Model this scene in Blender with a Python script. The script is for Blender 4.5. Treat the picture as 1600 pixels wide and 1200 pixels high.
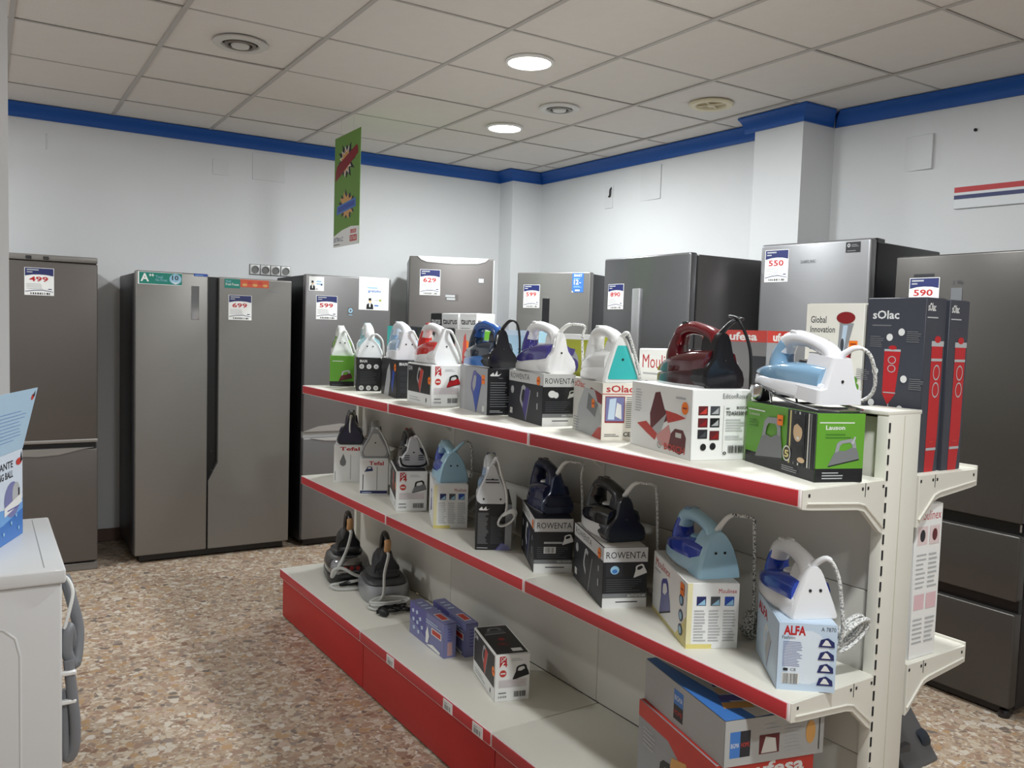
import bpy, bmesh, math, random
from mathutils import Matrix, Vector
from mathutils.geometry import tessellate_polygon
random.seed(7)
for o in list(bpy.data.objects): bpy.data.objects.remove(o, do_unlink=True)
SC = bpy.context.scene
COL = SC.collection
PI = math.pi
# ------------------------------------------------------------------ camera
CAM_H = 1.48
FPX, YAW, PIT, ROL = 1321.81, math.radians(32.2807), math.radians(-3.6994), math.radians(1.8125)
fw = Vector((math.sin(YAW)*math.cos(PIT), math.cos(YAW)*math.cos(PIT), math.sin(PIT)))
rt = Vector((math.cos(YAW), -math.sin(YAW), 0)); up = rt.cross(fw)
rt, up = rt*math.cos(ROL)+up*math.sin(ROL), up*math.cos(ROL)-rt*math.sin(ROL)
cd = bpy.data.cameras.new('camera'); cd.sensor_width = 36; cd.lens = 36*FPX/1600; cd.clip_start = .02
cam = bpy.data.objects.new('camera', cd); COL.objects.link(cam)
mw = Matrix((rt, up, -fw)).transposed().to_4x4(); mw.translation = (0, 0, CAM_H); cam.matrix_world = mw
SC.camera = cam
# ------------------------------------------------------------------ world and exposure
wd = bpy.data.worlds.new('world'); SC.world = wd; wd.use_nodes = True
wd.node_tree.nodes['Background'].inputs[0].default_value = (.75, .8, .9, 1)
wd.node_tree.nodes['Background'].inputs[1].default_value = .05
vs = SC.view_settings
vs.view_transform = 'Standard'; vs.look = 'None'; vs.gamma = 1; vs.use_curve_mapping = False; vs.exposure = 0.0
CEIL = 2.758
LAMP_W = 35.0          # watts of each ceiling downlight
LAMPS = [(2.23, 3.464), (2.83, 4.664), (2.23, 2.264), (-.77, 4.664), (1.03, .464), (1.03, -1.336)]

# ------------------------------------------------------------------ materials
MATS = {}
def lin(c):
    c /= 255.
    return c/12.92 if c <= .04045 else ((c+.055)/1.055)**2.4
def C3(c): return (lin(c[0]), lin(c[1]), lin(c[2]), 1)
def mat(c, rough=.5, metal=0., name=None, bump=0., bscale=200., var=0., vscale=6., coat=0., stretch=None, trans=0., emit=0., spec=.5):
    """procedural principled material: tint varied and relief given by noise"""
    key = name or 'm_%s_%s_%s_%s_%s' % (c, rough, metal, bump, trans)
    if key in MATS: return MATS[key]
    m = bpy.data.materials.new(key); m.use_nodes = True; n = m.node_tree.nodes; l = m.node_tree.links
    b = n['Principled BSDF']; b.inputs['Base Color'].default_value = C3(c); b.inputs['Roughness'].default_value = rough
    b.inputs['Metallic'].default_value = metal; b.inputs['Coat Weight'].default_value = coat; b.inputs['Specular IOR Level'].default_value = spec
    if trans: b.inputs['Transmission Weight'].default_value = trans
    if emit: b.inputs['Emission Color'].default_value = C3(c); b.inputs['Emission Strength'].default_value = emit
    tc = n.new('ShaderNodeTexCoord'); src = tc.outputs['Object']
    if stretch:
        mp = n.new('ShaderNodeMapping'); mp.inputs['Scale'].default_value = stretch; l.new(src, mp.inputs[0]); src = mp.outputs[0]
    if var:
        t = n.new('ShaderNodeTexNoise'); t.inputs['Scale'].default_value = vscale; t.inputs['Detail'].default_value = 4; l.new(src, t.inputs[0])
        mx = n.new('ShaderNodeMix'); mx.data_type = 'RGBA'; k = max(0, 1-var)
        mx.inputs[6].default_value = tuple(x*k for x in C3(c)[:3])+(1,); mx.inputs[7].default_value = tuple(min(1, x*(1+var)) for x in C3(c)[:3])+(1,)
        l.new(t.outputs[0], mx.inputs[0]); l.new(mx.outputs[2], b.inputs['Base Color'])
    if bump:
        t = n.new('ShaderNodeTexNoise'); t.inputs['Scale'].default_value = bscale; t.inputs['Detail'].default_value = 3; l.new(src, t.inputs[0])
        bm_ = n.new('ShaderNodeBump'); bm_.inputs['Strength'].default_value = bump; bm_.inputs['Distance'].default_value = .002
        l.new(t.outputs[0], bm_.inputs['Height']); l.new(bm_.outputs[0], b.inputs['Normal'])
    MATS[key] = m; return m
def pm(c): return mat(c, .5)             # printed ink / card
def gl(c, r=.22): return mat(c, r, coat=.2)   # glossy moulded plastic
PAL = dict(k=(22, 22, 26), K=(36, 37, 44), w=(228, 228, 226), W=(240, 240, 238), g=(120, 122, 124), G=(70, 72, 78), l=(178, 180, 182), r=(186, 30, 36), R=(140, 24, 30), o=(255, 128, 16),
           b=(38, 74, 168), B=(34, 42, 98), n=(40, 46, 84), c=(150, 195, 220), t=(70, 186, 186), T=(0, 128, 112), e=(96, 158, 44), E=(150, 160, 30), y=(226, 214, 140), p=(122, 124, 170), P=(90, 88, 154),
           v=(72, 60, 130), s=(150, 152, 156), S=(108, 110, 114), m=(96, 30, 36), d=(196, 60, 50), f=(208, 206, 200), i=(196, 214, 232), u=(64, 118, 190), q=(214, 160, 90), a=(222, 190, 150))
def ink(k): return mat(PAL[k], .45, name='ink_'+k)

# terrazzo: flush marble chips
def terrazzo():
    m = bpy.data.materials.new('terrazzo'); m.use_nodes = True; n = m.node_tree.nodes; l = m.node_tree.links; b = n['Principled BSDF']
    tc = n.new('ShaderNodeTexCoord')
    ns = n.new('ShaderNodeTexNoise'); ns.inputs['Scale'].default_value = 22; l.new(tc.outputs['Object'], ns.inputs[0])
    ad = n.new('ShaderNodeMix'); ad.data_type = 'VECTOR'; ad.inputs[0].default_value = .035; l.new(tc.outputs['Object'], ad.inputs[4]); l.new(ns.outputs[1], ad.inputs[5])
    def chips(scale, cols, rnd):
        v = n.new('ShaderNodeTexVoronoi'); v.inputs['Scale'].default_value = scale; v.inputs['Randomness'].default_value = 1; l.new(ad.outputs[1], v.inputs[0])
        sp = n.new('ShaderNodeSeparateColor'); l.new(v.outputs['Color'], sp.inputs[0])
        cr = n.new('ShaderNodeValToRGB'); cr.color_ramp.interpolation = 'CONSTANT'; el = cr.color_ramp.elements
        for i, (p, c) in enumerate(cols):
            if i < 2: e = el[i]; e.position = p
            else: e = el.new(p)
            e.color = C3(c)
        l.new(sp.outputs[0], cr.inputs[0])
        d = n.new('ShaderNodeTexVoronoi'); d.feature = 'DISTANCE_TO_EDGE'; d.inputs['Scale'].default_value = scale; l.new(ad.outputs[1], d.inputs[0])
        s2 = n.new('ShaderNodeMapRange'); s2.inputs[1].default_value = .02; s2.inputs[2].default_value = .09; l.new(d.outputs['Distance'], s2.inputs[0])
        gt = n.new('ShaderNodeMath'); gt.operation = 'LESS_THAN'; gt.inputs[1].default_value = rnd; l.new(sp.outputs[1], gt.inputs[0])
        mu = n.new('ShaderNodeMath'); mu.operation = 'MULTIPLY'; l.new(gt.outputs[0], mu.inputs[0]); l.new(s2.outputs[0], mu.inputs[1])
        return cr.outputs[0], mu.outputs[0]
    A = [(0, (176, 158, 138)), (.16, (196, 184, 164)), (.3, (160, 132, 112)), (.42, (142, 112, 96)), (.52, (208, 200, 186)), (.62, (170, 134, 92)), (.72, (128, 116, 110)), (.8, (184, 160, 148)), (.86, (214, 208, 198)), (.9, (112, 78, 62)), (.95, (78, 76, 78))]
    B = [(0, (186, 172, 152)), (.2, (150, 128, 110)), (.4, (206, 196, 180)), (.55, (132, 104, 90)), (.7, (176, 146, 112)), (.85, (104, 96, 94)), (.93, (216, 210, 198))]
    ca, fa = chips(36, A, .5); cb, fb = chips(80, B, .85)
    mx = n.new('ShaderNodeMix'); mx.data_type = 'RGBA'; mx.inputs[6].default_value = C3((168, 148, 128)); l.new(fb, mx.inputs[0]); l.new(cb, mx.inputs[7])
    my = n.new('ShaderNodeMix'); my.data_type = 'RGBA'; l.new(mx.outputs[2], my.inputs[6]); l.new(ca, my.inputs[7]); l.new(fa, my.inputs[0])
    mz = n.new('ShaderNodeMix'); mz.data_type = 'RGBA'; mz.inputs[0].default_value = .33; mz.inputs[7].default_value = C3((160, 140, 120)); l.new(my.outputs[2], mz.inputs[6])
    l.new(mz.outputs[2], b.inputs['Base Color']); b.inputs['Roughness'].default_value = .42
    return m
def braid(name, c1, c2, sc=260):
    m = bpy.data.materials.new(name); m.use_nodes = True; n = m.node_tree.nodes; l = m.node_tree.links; b = n['Principled BSDF']
    tc = n.new('ShaderNodeTexCoord'); w = n.new('ShaderNodeTexNoise'); w.inputs['Scale'].default_value = sc; l.new(tc.outputs['Object'], w.inputs[0])
    cr = n.new('ShaderNodeValToRGB'); cr.color_ramp.elements[0].position = .42; cr.color_ramp.elements[1].position = .5
    cr.color_ramp.elements[0].color = C3(c1); cr.color_ramp.elements[1].color = C3(c2); l.new(w.outputs[0], cr.inputs[0]); l.new(cr.outputs[0], b.inputs['Base Color']); b.inputs['Roughness'].default_value = .8
    return m
WALL = mat((222, 223, 224), .85, name='wall_paint', bump=.25, bscale=60, var=.03, vscale=2)
CREAM = mat((222, 219, 208), .4, name='cream_steel', var=.02, vscale=8)
PANEL = mat((210, 206, 197), .5, name='panel_steel', var=.03, vscale=5)
RED = mat((188, 48, 55), .4, name='red_strip', var=.05, vscale=10)
REDK = mat((182, 32, 30), .5, name='red_kick', var=.04, vscale=8)
BLUE = mat((14, 84, 168), .5, name='blue_paint', var=.04)
WHITE = gl((232, 232, 230)); BLACK = gl((20, 20, 24)); CHROME = mat((205, 206, 208), .12, 1., name='chrome')
STEEL_S = mat((196, 196, 198), .3, .9, name='sole_steel')
BRW = braid('braid_white', (150, 150, 152), (232, 232, 228)); BRB = braid('braid_dark', (60, 60, 64), (226, 226, 222))
CORDG = mat((196, 196, 192), .5, name='cord_grey'); CORDW = mat((226, 226, 222), .5, name='cord_white'); CORDK = mat((18, 18, 20), .5, name='cord_black')
def steel(c, rough=.34, metal=.75): return mat(c, rough, metal, bump=.08, bscale=40, stretch=(1, 1, 60), var=.03, vscale=3)

# ------------------------------------------------------------------ mesh helpers
_rb = {}
def tess(poly):
    tris = tessellate_polygon([[Vector((p[0], p[1], 0)) for p in poly]])
    out = []
    for t in tris:
        a, b, c = (poly[i] for i in t)
        ar = (b[0]-a[0])*(c[1]-a[1])-(b[1]-a[1])*(c[0]-a[0])
        out.append(tuple(t) if ar > 0 else (t[0], t[2], t[1]))
    return out
class MB:
    def __init__(s): s.v = []; s.f = []; s.m = []
    def add(s, vs, fs, m=0, mx=None):
        o = len(s.v)
        for v in vs: s.v.append(tuple(mx @ Vector(v)) if mx is not None else tuple(v))
        for f in fs: s.f.append(tuple(i+o for i in f)); s.m.append(m)
        return s
    def box(s, x0, y0, z0, x1, y1, z1, m=0, mx=None):
        return s.add([(x0, y0, z0), (x1, y0, z0), (x1, y1, z0), (x0, y1, z0), (x0, y0, z1), (x1, y0, z1), (x1, y1, z1), (x0, y1, z1)],
                     [(0, 3, 2, 1), (4, 5, 6, 7), (0, 1, 5, 4), (1, 2, 6, 5), (2, 3, 7, 6), (3, 0, 4, 7)], m, mx)
    def rbox(s, x0, y0, z0, x1, y1, z1, r=.004, seg=2, m=0, mx=None):
        k = (round(x1-x0, 5), round(y1-y0, 5), round(z1-z0, 5), r, seg)
        if k not in _rb:
            b = bmesh.new(); bmesh.ops.create_cube(b, size=1)
            for v in b.verts: v.co = Vector((v.co.x*k[0], v.co.y*k[1], v.co.z*k[2]))
            bmesh.ops.bevel(b, geom=b.edges[:], offset=min(r, .45*min(k[:3])), segments=seg, affect='EDGES', profile=.5)
            b.verts.index_update(); _rb[k] = ([tuple(v.co) for v in b.verts], [tuple(v.index for v in f.verts) for f in b.faces]); b.free()
        vs, fs = _rb[k]; c = ((x0+x1)/2, (y0+y1)/2, (z0+z1)/2)
        return s.add([(v[0]+c[0], v[1]+c[1], v[2]+c[2]) for v in vs], fs, m, mx)
    def prism(s, poly, h0, h1, axis='z', m=0, mx=None):
        """extrude 2-D polygon; axis z: (x,y)->z ; y: (x,z) along y ; x: (y,z) along x"""
        n = len(poly)
        def P(p, h): return (p[0], p[1], h) if axis == 'z' else ((p[0], h, p[1]) if axis == 'y' else (h, p[0], p[1]))
        vs = [P(p, h0) for p in poly]+[P(p, h1) for p in poly]; t = tess(poly)
        fs = [tuple(reversed(x)) for x in t]+[tuple(i+n for i in x) for x in t]+[(i, (i+1) % n, (i+1) % n+n, i+n) for i in range(n)]
        return s.add(vs, fs, m, mx)
    def loft(s, rings, m=0, mx=None, cap=True, close=True):
        n = len(rings[0]); vs = [p for r in rings for p in r]; fs = []
        for j in range(len(rings)-1):
            for i in range(n if close else n-1):
                k = (i+1) % n; fs.append((j*n+i, j*n+k, (j+1)*n+k, (j+1)*n+i))
        if cap: fs += [tuple(reversed(range(n))), tuple(range((len(rings)-1)*n, len(rings)*n))]
        return s.add(vs, fs, m, mx)
    def lathe(s, prof, n=20, m=0, mx=None, cap=True):
        return s.loft([[(r*math.cos(2*PI*i/n), r*math.sin(2*PI*i/n), z) for i in range(n)] for r, z in prof], m, mx, cap)
    def tube(s, path, r, n=7, m=0, mx=None):
        P = [Vector(p) for p in path]; rings = []; nv = None
        for i, p in enumerate(P):
            t = (P[min(i+1, len(P)-1)]-P[max(i-1, 0)])
            t = t.normalized() if t.length > 1e-9 else Vector((0, 0, 1))
            if nv is None: nv = t.orthogonal().normalized()
            nv = nv-t*nv.dot(t); nv = nv.normalized() if nv.length > 1e-6 else t.orthogonal().normalized()
            bn = t.cross(nv); rr = r[i] if isinstance(r, (list, tuple)) else r
            rings.append([tuple(p+nv*(rr*math.cos(2*PI*k/n))+bn*(rr*math.sin(2*PI*k/n))) for k in range(n)])
        return s.loft(rings, m, mx)
    def ptube(s, path, ry, rn, n=10, m=0):
        """tube along a path in the x-z plane with elliptic section"""
        rings = []
        for i, p in enumerate(path):
            a = path[max(i-1, 0)]; b = path[min(i+1, len(path)-1)]; tx, tz = b[0]-a[0], b[1]-a[1]; q = math.hypot(tx, tz) or 1; nx, nz = -tz/q, tx/q
            y = ry[i] if isinstance(ry, list) else ry; w = rn[i] if isinstance(rn, list) else rn
            rings.append([(p[0]+nx*w*math.sin(2*PI*k/n), y*math.cos(2*PI*k/n), p[1]+nz*w*math.sin(2*PI*k/n)) for k in range(n)])
        return s.loft(rings, m)
    def build(s, name, mats, parent=None, loc=(0, 0, 0), rz=0., smooth=40, rot=None):
        me = bpy.data.meshes.new(name); me.from_pydata(s.v, [], s.f); me.validate()
        for m in (mats if isinstance(mats, (list, tuple)) else [mats]): me.materials.append(m)
        if len(me.polygons) == len(s.m): me.polygons.foreach_set('material_index', s.m)
        b = bmesh.new(); b.from_mesh(me); 
        if s.fixn: bmesh.ops.recalc_face_normals(b, faces=b.faces[:])
        b.to_mesh(me); b.free()
        if smooth: me.polygons.foreach_set('use_smooth', [True]*len(me.polygons)); me.set_sharp_from_angle(angle=math.radians(smooth))
        me.update()
        o = bpy.data.objects.new(name, me); COL.objects.link(o); o.location = loc; o.rotation_euler = rot or (0, 0, rz)
        if parent: o.parent = parent
        return o
    fixn = True
def cat(pts, k=6, closed=False):
    """Catmull-Rom through points"""
    P = [Vector(p) if len(p) == 3 else Vector((p[0], 0, p[1])) for p in pts]; out = []; n = len(P)
    for i in range(n if closed else n-1):
        g = (lambda j: P[j % n]) if closed else (lambda j: P[min(max(j, 0), n-1)])
        a, b, c, d = g(i-1), g(i), g(i+1), g(i+2)
        for j in range(k):
            t = j/k; out.append(.5*((2*b)+(c-a)*t+(2*a-5*b+4*c-d)*t*t+(3*b-a-3*c+d)*t**3))
    out.append(P[0] if closed else P[-1]); return out
def thing(name, label, catg, loc=(0, 0, 0), rz=0., group=None, rot=None):
    o = bpy.data.objects.new(name, None); o.empty_display_size = .05; COL.objects.link(o); o.location = loc; o.rotation_euler = rot or (0, 0, rz)
    o['label'] = label; o['category'] = catg
    if group: o['group'] = group
    return o
def tag(o, label, catg=None, group=None, kind=None):
    o['label'] = label
    if catg: o['category'] = catg
    if group: o['group'] = group
    if kind: o['kind'] = kind
    return o
# text outlines from the built-in font
_tx = {}
def text_mesh(t, bold=0.):
    if (t, bold) in _tx: return _tx[(t, bold)]
    cu = bpy.data.curves.new('t', 'FONT'); cu.body = t; cu.size = 1; cu.resolution_u = 2; cu.offset = bold
    o = bpy.data.objects.new('t', cu); COL.objects.link(o); bpy.context.view_layer.update()
    me = o.evaluated_get(bpy.context.evaluated_depsgraph_get()).to_mesh()
    vs = [(v.co.x, v.co.y) for v in me.vertices]; fs = [tuple(p.vertices) for p in me.polygons]
    bpy.data.objects.remove(o); bpy.data.curves.remove(cu)
    x0 = min(v[0] for v in vs); x1 = max(v[0] for v in vs); y0 = min(v[1] for v in vs); y1 = max(v[1] for v in vs)
    r = ([((x-x0)/(x1-x0), (y-y0)/(y1-y0)) for x, y in vs], fs); _tx[(t, bold)] = r; return r
ICON_B = [(0, .05), (1, .05), (1, .3), (.96, .56), (.84, .60), (.6, .52), (.40, .60), (.27, .56), (.12, .28)]
ICON_H = [(.84, .58), (.96, .54), (.96, .82), (.86, .98), (.5, 1), (.38, .92), (.27, .54), (.40, .58), (.46, .78), (.54, .86), (.78, .84), (.84, .74)]
class Print:
    """flat print on a face: coordinates 0..1 on the face, each later item one layer higher"""
    def __init__(s, o, u, v, w, h):
        s.o = Vector(o); s.u = Vector(u); s.vv = Vector(v); s.n = s.u.cross(s.vv); s.w = w; s.h = h; s.mb = MB(); s.mb.fixn = False; s.mats = []; s.k = 0
    def _m(s, k):
        m = ink(k) if isinstance(k, str) else k
        if m not in s.mats: s.mats.append(m)
        return s.mats.index(m)
    def raw(s, pts, fs, k):
        s.k += 1; d = s.n*(.0004+.00012*s.k)
        s.mb.add([tuple(s.o+s.u*(x*s.w)+s.vv*(y*s.h)+d) for x, y in pts], fs, s._m(k)); return s
    def poly(s, pts, k): return s.raw(pts, tess(pts), k)
    def rect(s, x0, y0, x1, y1, k): return s.raw([(x0, y0), (x1, y0), (x1, y1), (x0, y1)], [(0, 1, 2, 3)], k)
    def ell(s, x, y, rx, ry, k, n=18): return s.raw([(x+rx*math.cos(2*PI*i/n), y+ry*math.sin(2*PI*i/n)) for i in range(n)], [tuple(range(n))], k)
    def ring(s, x, y, rx, ry, k, th=.75, n=18):
        a = [(x+q*rx*math.cos(2*PI*i/n), y+q*ry*math.sin(2*PI*i/n)) for q in (1, th) for i in range(n)]
        return s.raw(a, [(i, (i+1) % n, (i+1) % n+n, i+n) for i in range(n)], k)
    def text(s, t, x0, y0, x1, y1, k, bold=.0):
        vs, fs = text_mesh(t, bold); return s.raw([(x0+(x1-x0)*a, y0+(y1-y0)*b) for a, b in vs], fs, k)
    def lines(s, x0, y0, x1, y1, n, k, fill=.45, seed=1):
        r = random.Random(seed); h = (y1-y0)/n; pts = []; fs = []
        for i in range(n):
            xe = x0+(x1-x0)*r.uniform(.7, 1); y = y1-(i+1)*h; b = len(pts)
            pts += [(x0, y), (xe, y), (xe, y+h*fill), (x0, y+h*fill)]; fs.append((b, b+1, b+2, b+3))
        return s.raw(pts, fs, k)
    def bars(s, x0, y0, x1, y1, k='k', n=12, seed=3):
        r = random.Random(seed); pts = []; fs = []; x = x0; st = (x1-x0)/n
        for i in range(n):
            b = len(pts); w = st*r.uniform(.3, .75); pts += [(x, y0), (x+w, y0), (x+w, y1), (x, y1)]; fs.append((b, b+1, b+2, b+3)); x += st
        return s.raw(pts, fs, k)
    def icon(s, x, y, w, h, body, hand=None, sole='k', ang=0., flip=False):
        """small picture of an iron; centre x,y; w,h as multiples of the face height"""
        c, q = math.cos(ang), math.sin(ang); ar = s.w/s.h
        def T(P):
            out = []
            for a, b in P:
                if flip: a = 1-a
                dx, dy = (a-.5)*w/ar, (b-.5)*h/ar
                out.append((x+dx*c-dy*q, y+(dx*q+dy*c)*ar))
            return out[::-1] if flip else out
        s.poly(T([(0, 0), (1, 0), (1, .07), (.03, .07)]), sole); s.poly(T(ICON_B), body); s.poly(T(ICON_H), hand or body); return s
    def build(s, name, parent):
        o = s.mb.build(name, s.mats, parent, smooth=0); return o
class Sub:
    """print into a sub-band of a face"""
    def __init__(s, P, y0, k): s.P = P; s.y0 = y0; s.k = k; s.w = P.w; s.h = P.h
    def f(s, y): return s.y0+y*s.k
    def rect(s, a, b, c, d, m): s.P.rect(a, s.f(b), c, s.f(d), m)
    def text(s, t, a, b, c, d, *q): s.P.text(t, a, s.f(b), c, s.f(d), *q)
    def lines(s, a, b, c, d, *q): s.P.lines(a, s.f(b), c, s.f(d), *q)
    def poly(s, p, m): s.P.poly([(x, s.f(y)) for x, y in p], m)
    def ell(s, x, y, a, b, m): s.P.ell(x, s.f(y), a, b*s.k, m)
    def ring(s, x, y, a, b, m, q): s.P.ring(x, s.f(y), a, b*s.k, m, q)
# ------------------------------------------------------------------ gondola frame: s runs away from the camera, t into the shelf
TH = 0.024; OX, OY = 1.445, 1.145
def gw(s, t, z): return (OX-math.sin(TH)*s+math.cos(TH)*t, OY+math.cos(TH)*s+math.sin(TH)*t, z)
ZT, ZM, ZB = 1.168, .712, .25
# ================================================================== THE ROOM
def struct(mb, name, m, label, smooth=0):
    o = mb.build(name, m, smooth=smooth); return tag(o, label, kind='structure')
XL, YF, YA = -2.2, -2.6, 6.07          # left wall, wall behind the camera, back wall
fl = MB().box(XL-.1, YF-.1, -.06, 5.2, YA+.1, 0)
struct(fl, 'floor', terrazzo(), 'speckled brown and grey terrazzo floor')
struct(MB().box(XL-.1, YA, 0, 5.2, YA+.1, CEIL+.1), 'wall_back', WALL, 'white painted back wall behind the row of fridges')
# right wall: two stretches either side of the pillar
wall_far = struct(MB().prism([(3.94, YA), (4.035, 3.45), (5.1, 3.45), (5.1, YA)], 0, CEIL+.1), 'wall_right_far', WALL, 'white painted right wall beyond the pillar')
wall_right = struct(MB().prism([(4.115, 3.3), (4.82, YF), (5.1, YF), (5.1, 3.3)], 0, CEIL+.1), 'wall_right', WALL, 'white painted right wall at the near side of the pillar')
struct(MB().box(3.86, 3.185, 0, 4.15, 3.53, CEIL+.05), 'wall_pillar', WALL, 'white square pillar projecting from the right wall')
struct(MB().box(3.66, 5.875, 0, 4.1, YA+.02, CEIL+.05), 'wall_corner', WALL, 'white boxed column in the far corner')
struct(MB().box(-.55, 3.25, 0, .086, 3.65, CEIL+.05), 'wall_near_pillar', WALL, 'grey-white pillar edge at the far left')
struct(MB().box(XL-.1, YF, 0, XL, YA, CEIL+.1), 'wall_left', WALL, 'white painted left wall')
struct(MB().box(XL-.1, YF-.1, 0, 5.2, YF, CEIL+.1), 'wall_front', WALL, 'white painted wall behind the camera')
BASEB = mat((96, 74, 62), .5, name='brown_baseboard', var=.2, vscale=40)
struct(MB().rbox(XL, YA-.014, 0, 3.66, YA, .085, .004, 1), 'baseboard_back', BASEB, 'brown baseboard along the back wall')
# ceiling: T-bar grid, lay-in tiles
ceil = struct(MB().box(XL-.1, YF-.1, CEIL+.03, 5.2, YA+.1, CEIL+.1), 'ceiling', mat((150, 148, 145), .9, name='plenum'), 'suspended ceiling of square white tiles in a grid')
TILE = mat((226, 221, 216), .9, name='ceiling_tile', bump=.35, bscale=140, var=.03, vscale=14)
TBAR = mat((184, 179, 174), .5, name='grid_bar')
tile_me = None
for i in range(-5, 8):
    for j in range(0, 15):
        x0 = .7304+.6*i; y0 = 6.1638-.6*(j+1)
        if x0+.6 > 4.95 or y0+.6 < YF: continue
        y1 = min(y0+.6, YA+.02)
        if tile_me is None or y1 < y0+.599:
            o = MB().rbox(.004, .004, 0, .596, y1-y0-.004, .018, .003, 1).build('ceiling_tile', TILE, ceil, (x0, y0, CEIL+.001), smooth=0)
            if y1 > y0+.599: tile_me = o.data
        else:
            o = bpy.data.objects.new('ceiling_tile', tile_me); COL.objects.link(o); o.parent = ceil
            o.location = (x0, y0, CEIL+.001+random.uniform(-.0, .003)); o.rotation_euler = (random.uniform(-.002, .002), random.uniform(-.002, .002), 0)
for i in range(-4, 7):
    x = .7304+.6*i; MB().box(x-.0105, YF, CEIL-.004, x+.0105, YA, CEIL+.002).build('grid_bar', TBAR, ceil, smooth=0)
for j in range(0, 14):
    y = 6.1638-.6*j
    if y > YA: continue
    MB().box(XL, y-.006, CEIL-.0015, 4.9, y+.006, CEIL+.002).build('grid_bar', TBAR, ceil, smooth=0)
# blue cove moulding
def cove(name, p0, p1, label, e0=0, e1=0):
    """moulding from p0 to p1 on the wall line; room side is to the right of the direction; e0/e1 mitre shifts (+ outward corner)"""
    a = Vector((p0[0], p0[1], 0)); b = Vector((p1[0], p1[1], 0)); d = (b-a).normalized(); n = Vector((d.y, -d.x, 0))
    prof = [(0, 0), (.075, 0), (.075, -.008), (.062, -.014), (.045, -.022), (.03, -.036), (.02, -.052), (.015, -.062), (.015, -.078), (0, -.078)]
    r = []
    for q, e in ((a, -e0), (b, e1)):
        r.append([tuple(q+n*o+d*(e*o)+Vector((0, 0, CEIL+z-.003))) for o, z in prof])
    mb = MB().loft(r); return struct(mb, name, BLUE, label, smooth=30)
cove('trim_1', (XL, YA), (3.66, YA), 'long blue cove moulding along the back wall', 0, -1)
cove('trim_2', (3.66, YA), (3.66, 5.875), 'short blue cove moulding on the side of the corner column', -1, 1)
cove('trim_3', (3.66, 5.875), (3.945, 5.875), 'short blue cove moulding on the front of the corner column', 1, -1)
cove('trim_4', (3.945, 5.875), (4.03, 3.53), 'blue cove moulding along the right wall', -1, 0)
cove('trim_5', (3.86, 3.60), (3.86, 3.185), 'blue cove moulding on the pillar front with a cut end', 0, 1)
cove('trim_6', (3.86, 3.185), (4.115, 3.185), 'short blue cove moulding on the near side of the pillar', 1, -1)
cove('trim_7', (4.127, 3.185), (4.42, .77), 'blue cove moulding on the near right wall', -1, 0)
# blank cover plates and the cable stub on the walls (parts of the wall)
PL = mat((219, 220, 221), .85, name='blank_plate')
wb = bpy.data.objects['wall_back']
for x0, z0, x1, z1 in ((1.36, 2.473, 1.467, 2.577), (1.63, 2.472, 1.86, 2.66), (.36, 2.5, .365, 2.6)):
    MB().rbox(x0, YA-.004, z0, x1, YA+.001, z1, .0015, 1).build('cover_plate', PL, wb)
ang = math.atan2(-2.57, .09)
def on_right(y): return 3.94+(YA-y)*(.095/2.57)
for y0, z0, y1, z1 in ((4.48, 2.415, 4.69, 2.65), (4.98, 2.40, 5.07, 2.56)):
    x = on_right((y0+y1)/2); MB().rbox(x-.006, y0, z0, x+.003, y1, z1, .0015, 1).build('cover_plate', PL, wall_far)
MB().tube(cat([(on_right(5)-.002, 5.0, 2.55), (on_right(5)-.02, 4.995, 2.53), (on_right(5)-.018, 5.0, 2.49), (on_right(5)-.012, 5.02, 2.485)]), .006).build('cable_stub', CORDK, wall_far)
MB().lathe([(.008, 0), (.008, .008), (.003, .012)], 10).build('wall_screw', CORDK, wall_right, (4.218, 2.42, 2.545), rot=(0, -PI/2, 0))
for y0, z0, y1, z1 in ((2.62, 2.38, 2.78, 2.56),): 
    MB().rbox(4.178, y0, z0, 4.21, y1, z1, .0015, 1).build('cover_plate', PL, wall_right)

# ---------------------------------------------------------------- ceiling fittings
def downlight(x, y, label):
    t = thing('downlight', label, 'ceiling light', (x, y, CEIL-.004), group='round ceiling downlights')
    MB().lathe([(.112, .004), (.116, -.004), (.112, -.010), (.103, -.011), (.100, -.006), (.100, .004)], 32).build('trim_ring', mat((236, 236, 234), .5, name='lamp_ring'), t)
    MB().lathe([(.100, -.002), (.100, -.0085), (.06, -.0095), (.001, -.0098)], 32).build('diffuser', mat((255, 252, 246), .4, name='lamp_glow', emit=9.), t)
    ld = bpy.data.lights.new('lamp_light', 'AREA'); ld.shape = 'DISK'; ld.size = .2; ld.energy = LAMP_W; ld.color = (.94, .985, 1)
    lo = bpy.data.objects.new('lamp_light', ld); COL.objects.link(lo); lo.parent = t; lo.location = (0, 0, -.014)
    return t
for i, (x, y) in enumerate(LAMPS):
    lab = ('round lit ceiling lamp, the nearer and larger of the two in view', 'round lit ceiling lamp farther back, nearer the corner', 'round lit ceiling lamp just above the frame over the shelf', 'round lit ceiling lamp hidden behind the left pillar', 'round lit ceiling lamp overhead near the camera', 'round lit ceiling lamp behind the camera')[i]
    downlight(x, y, lab)
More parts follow.
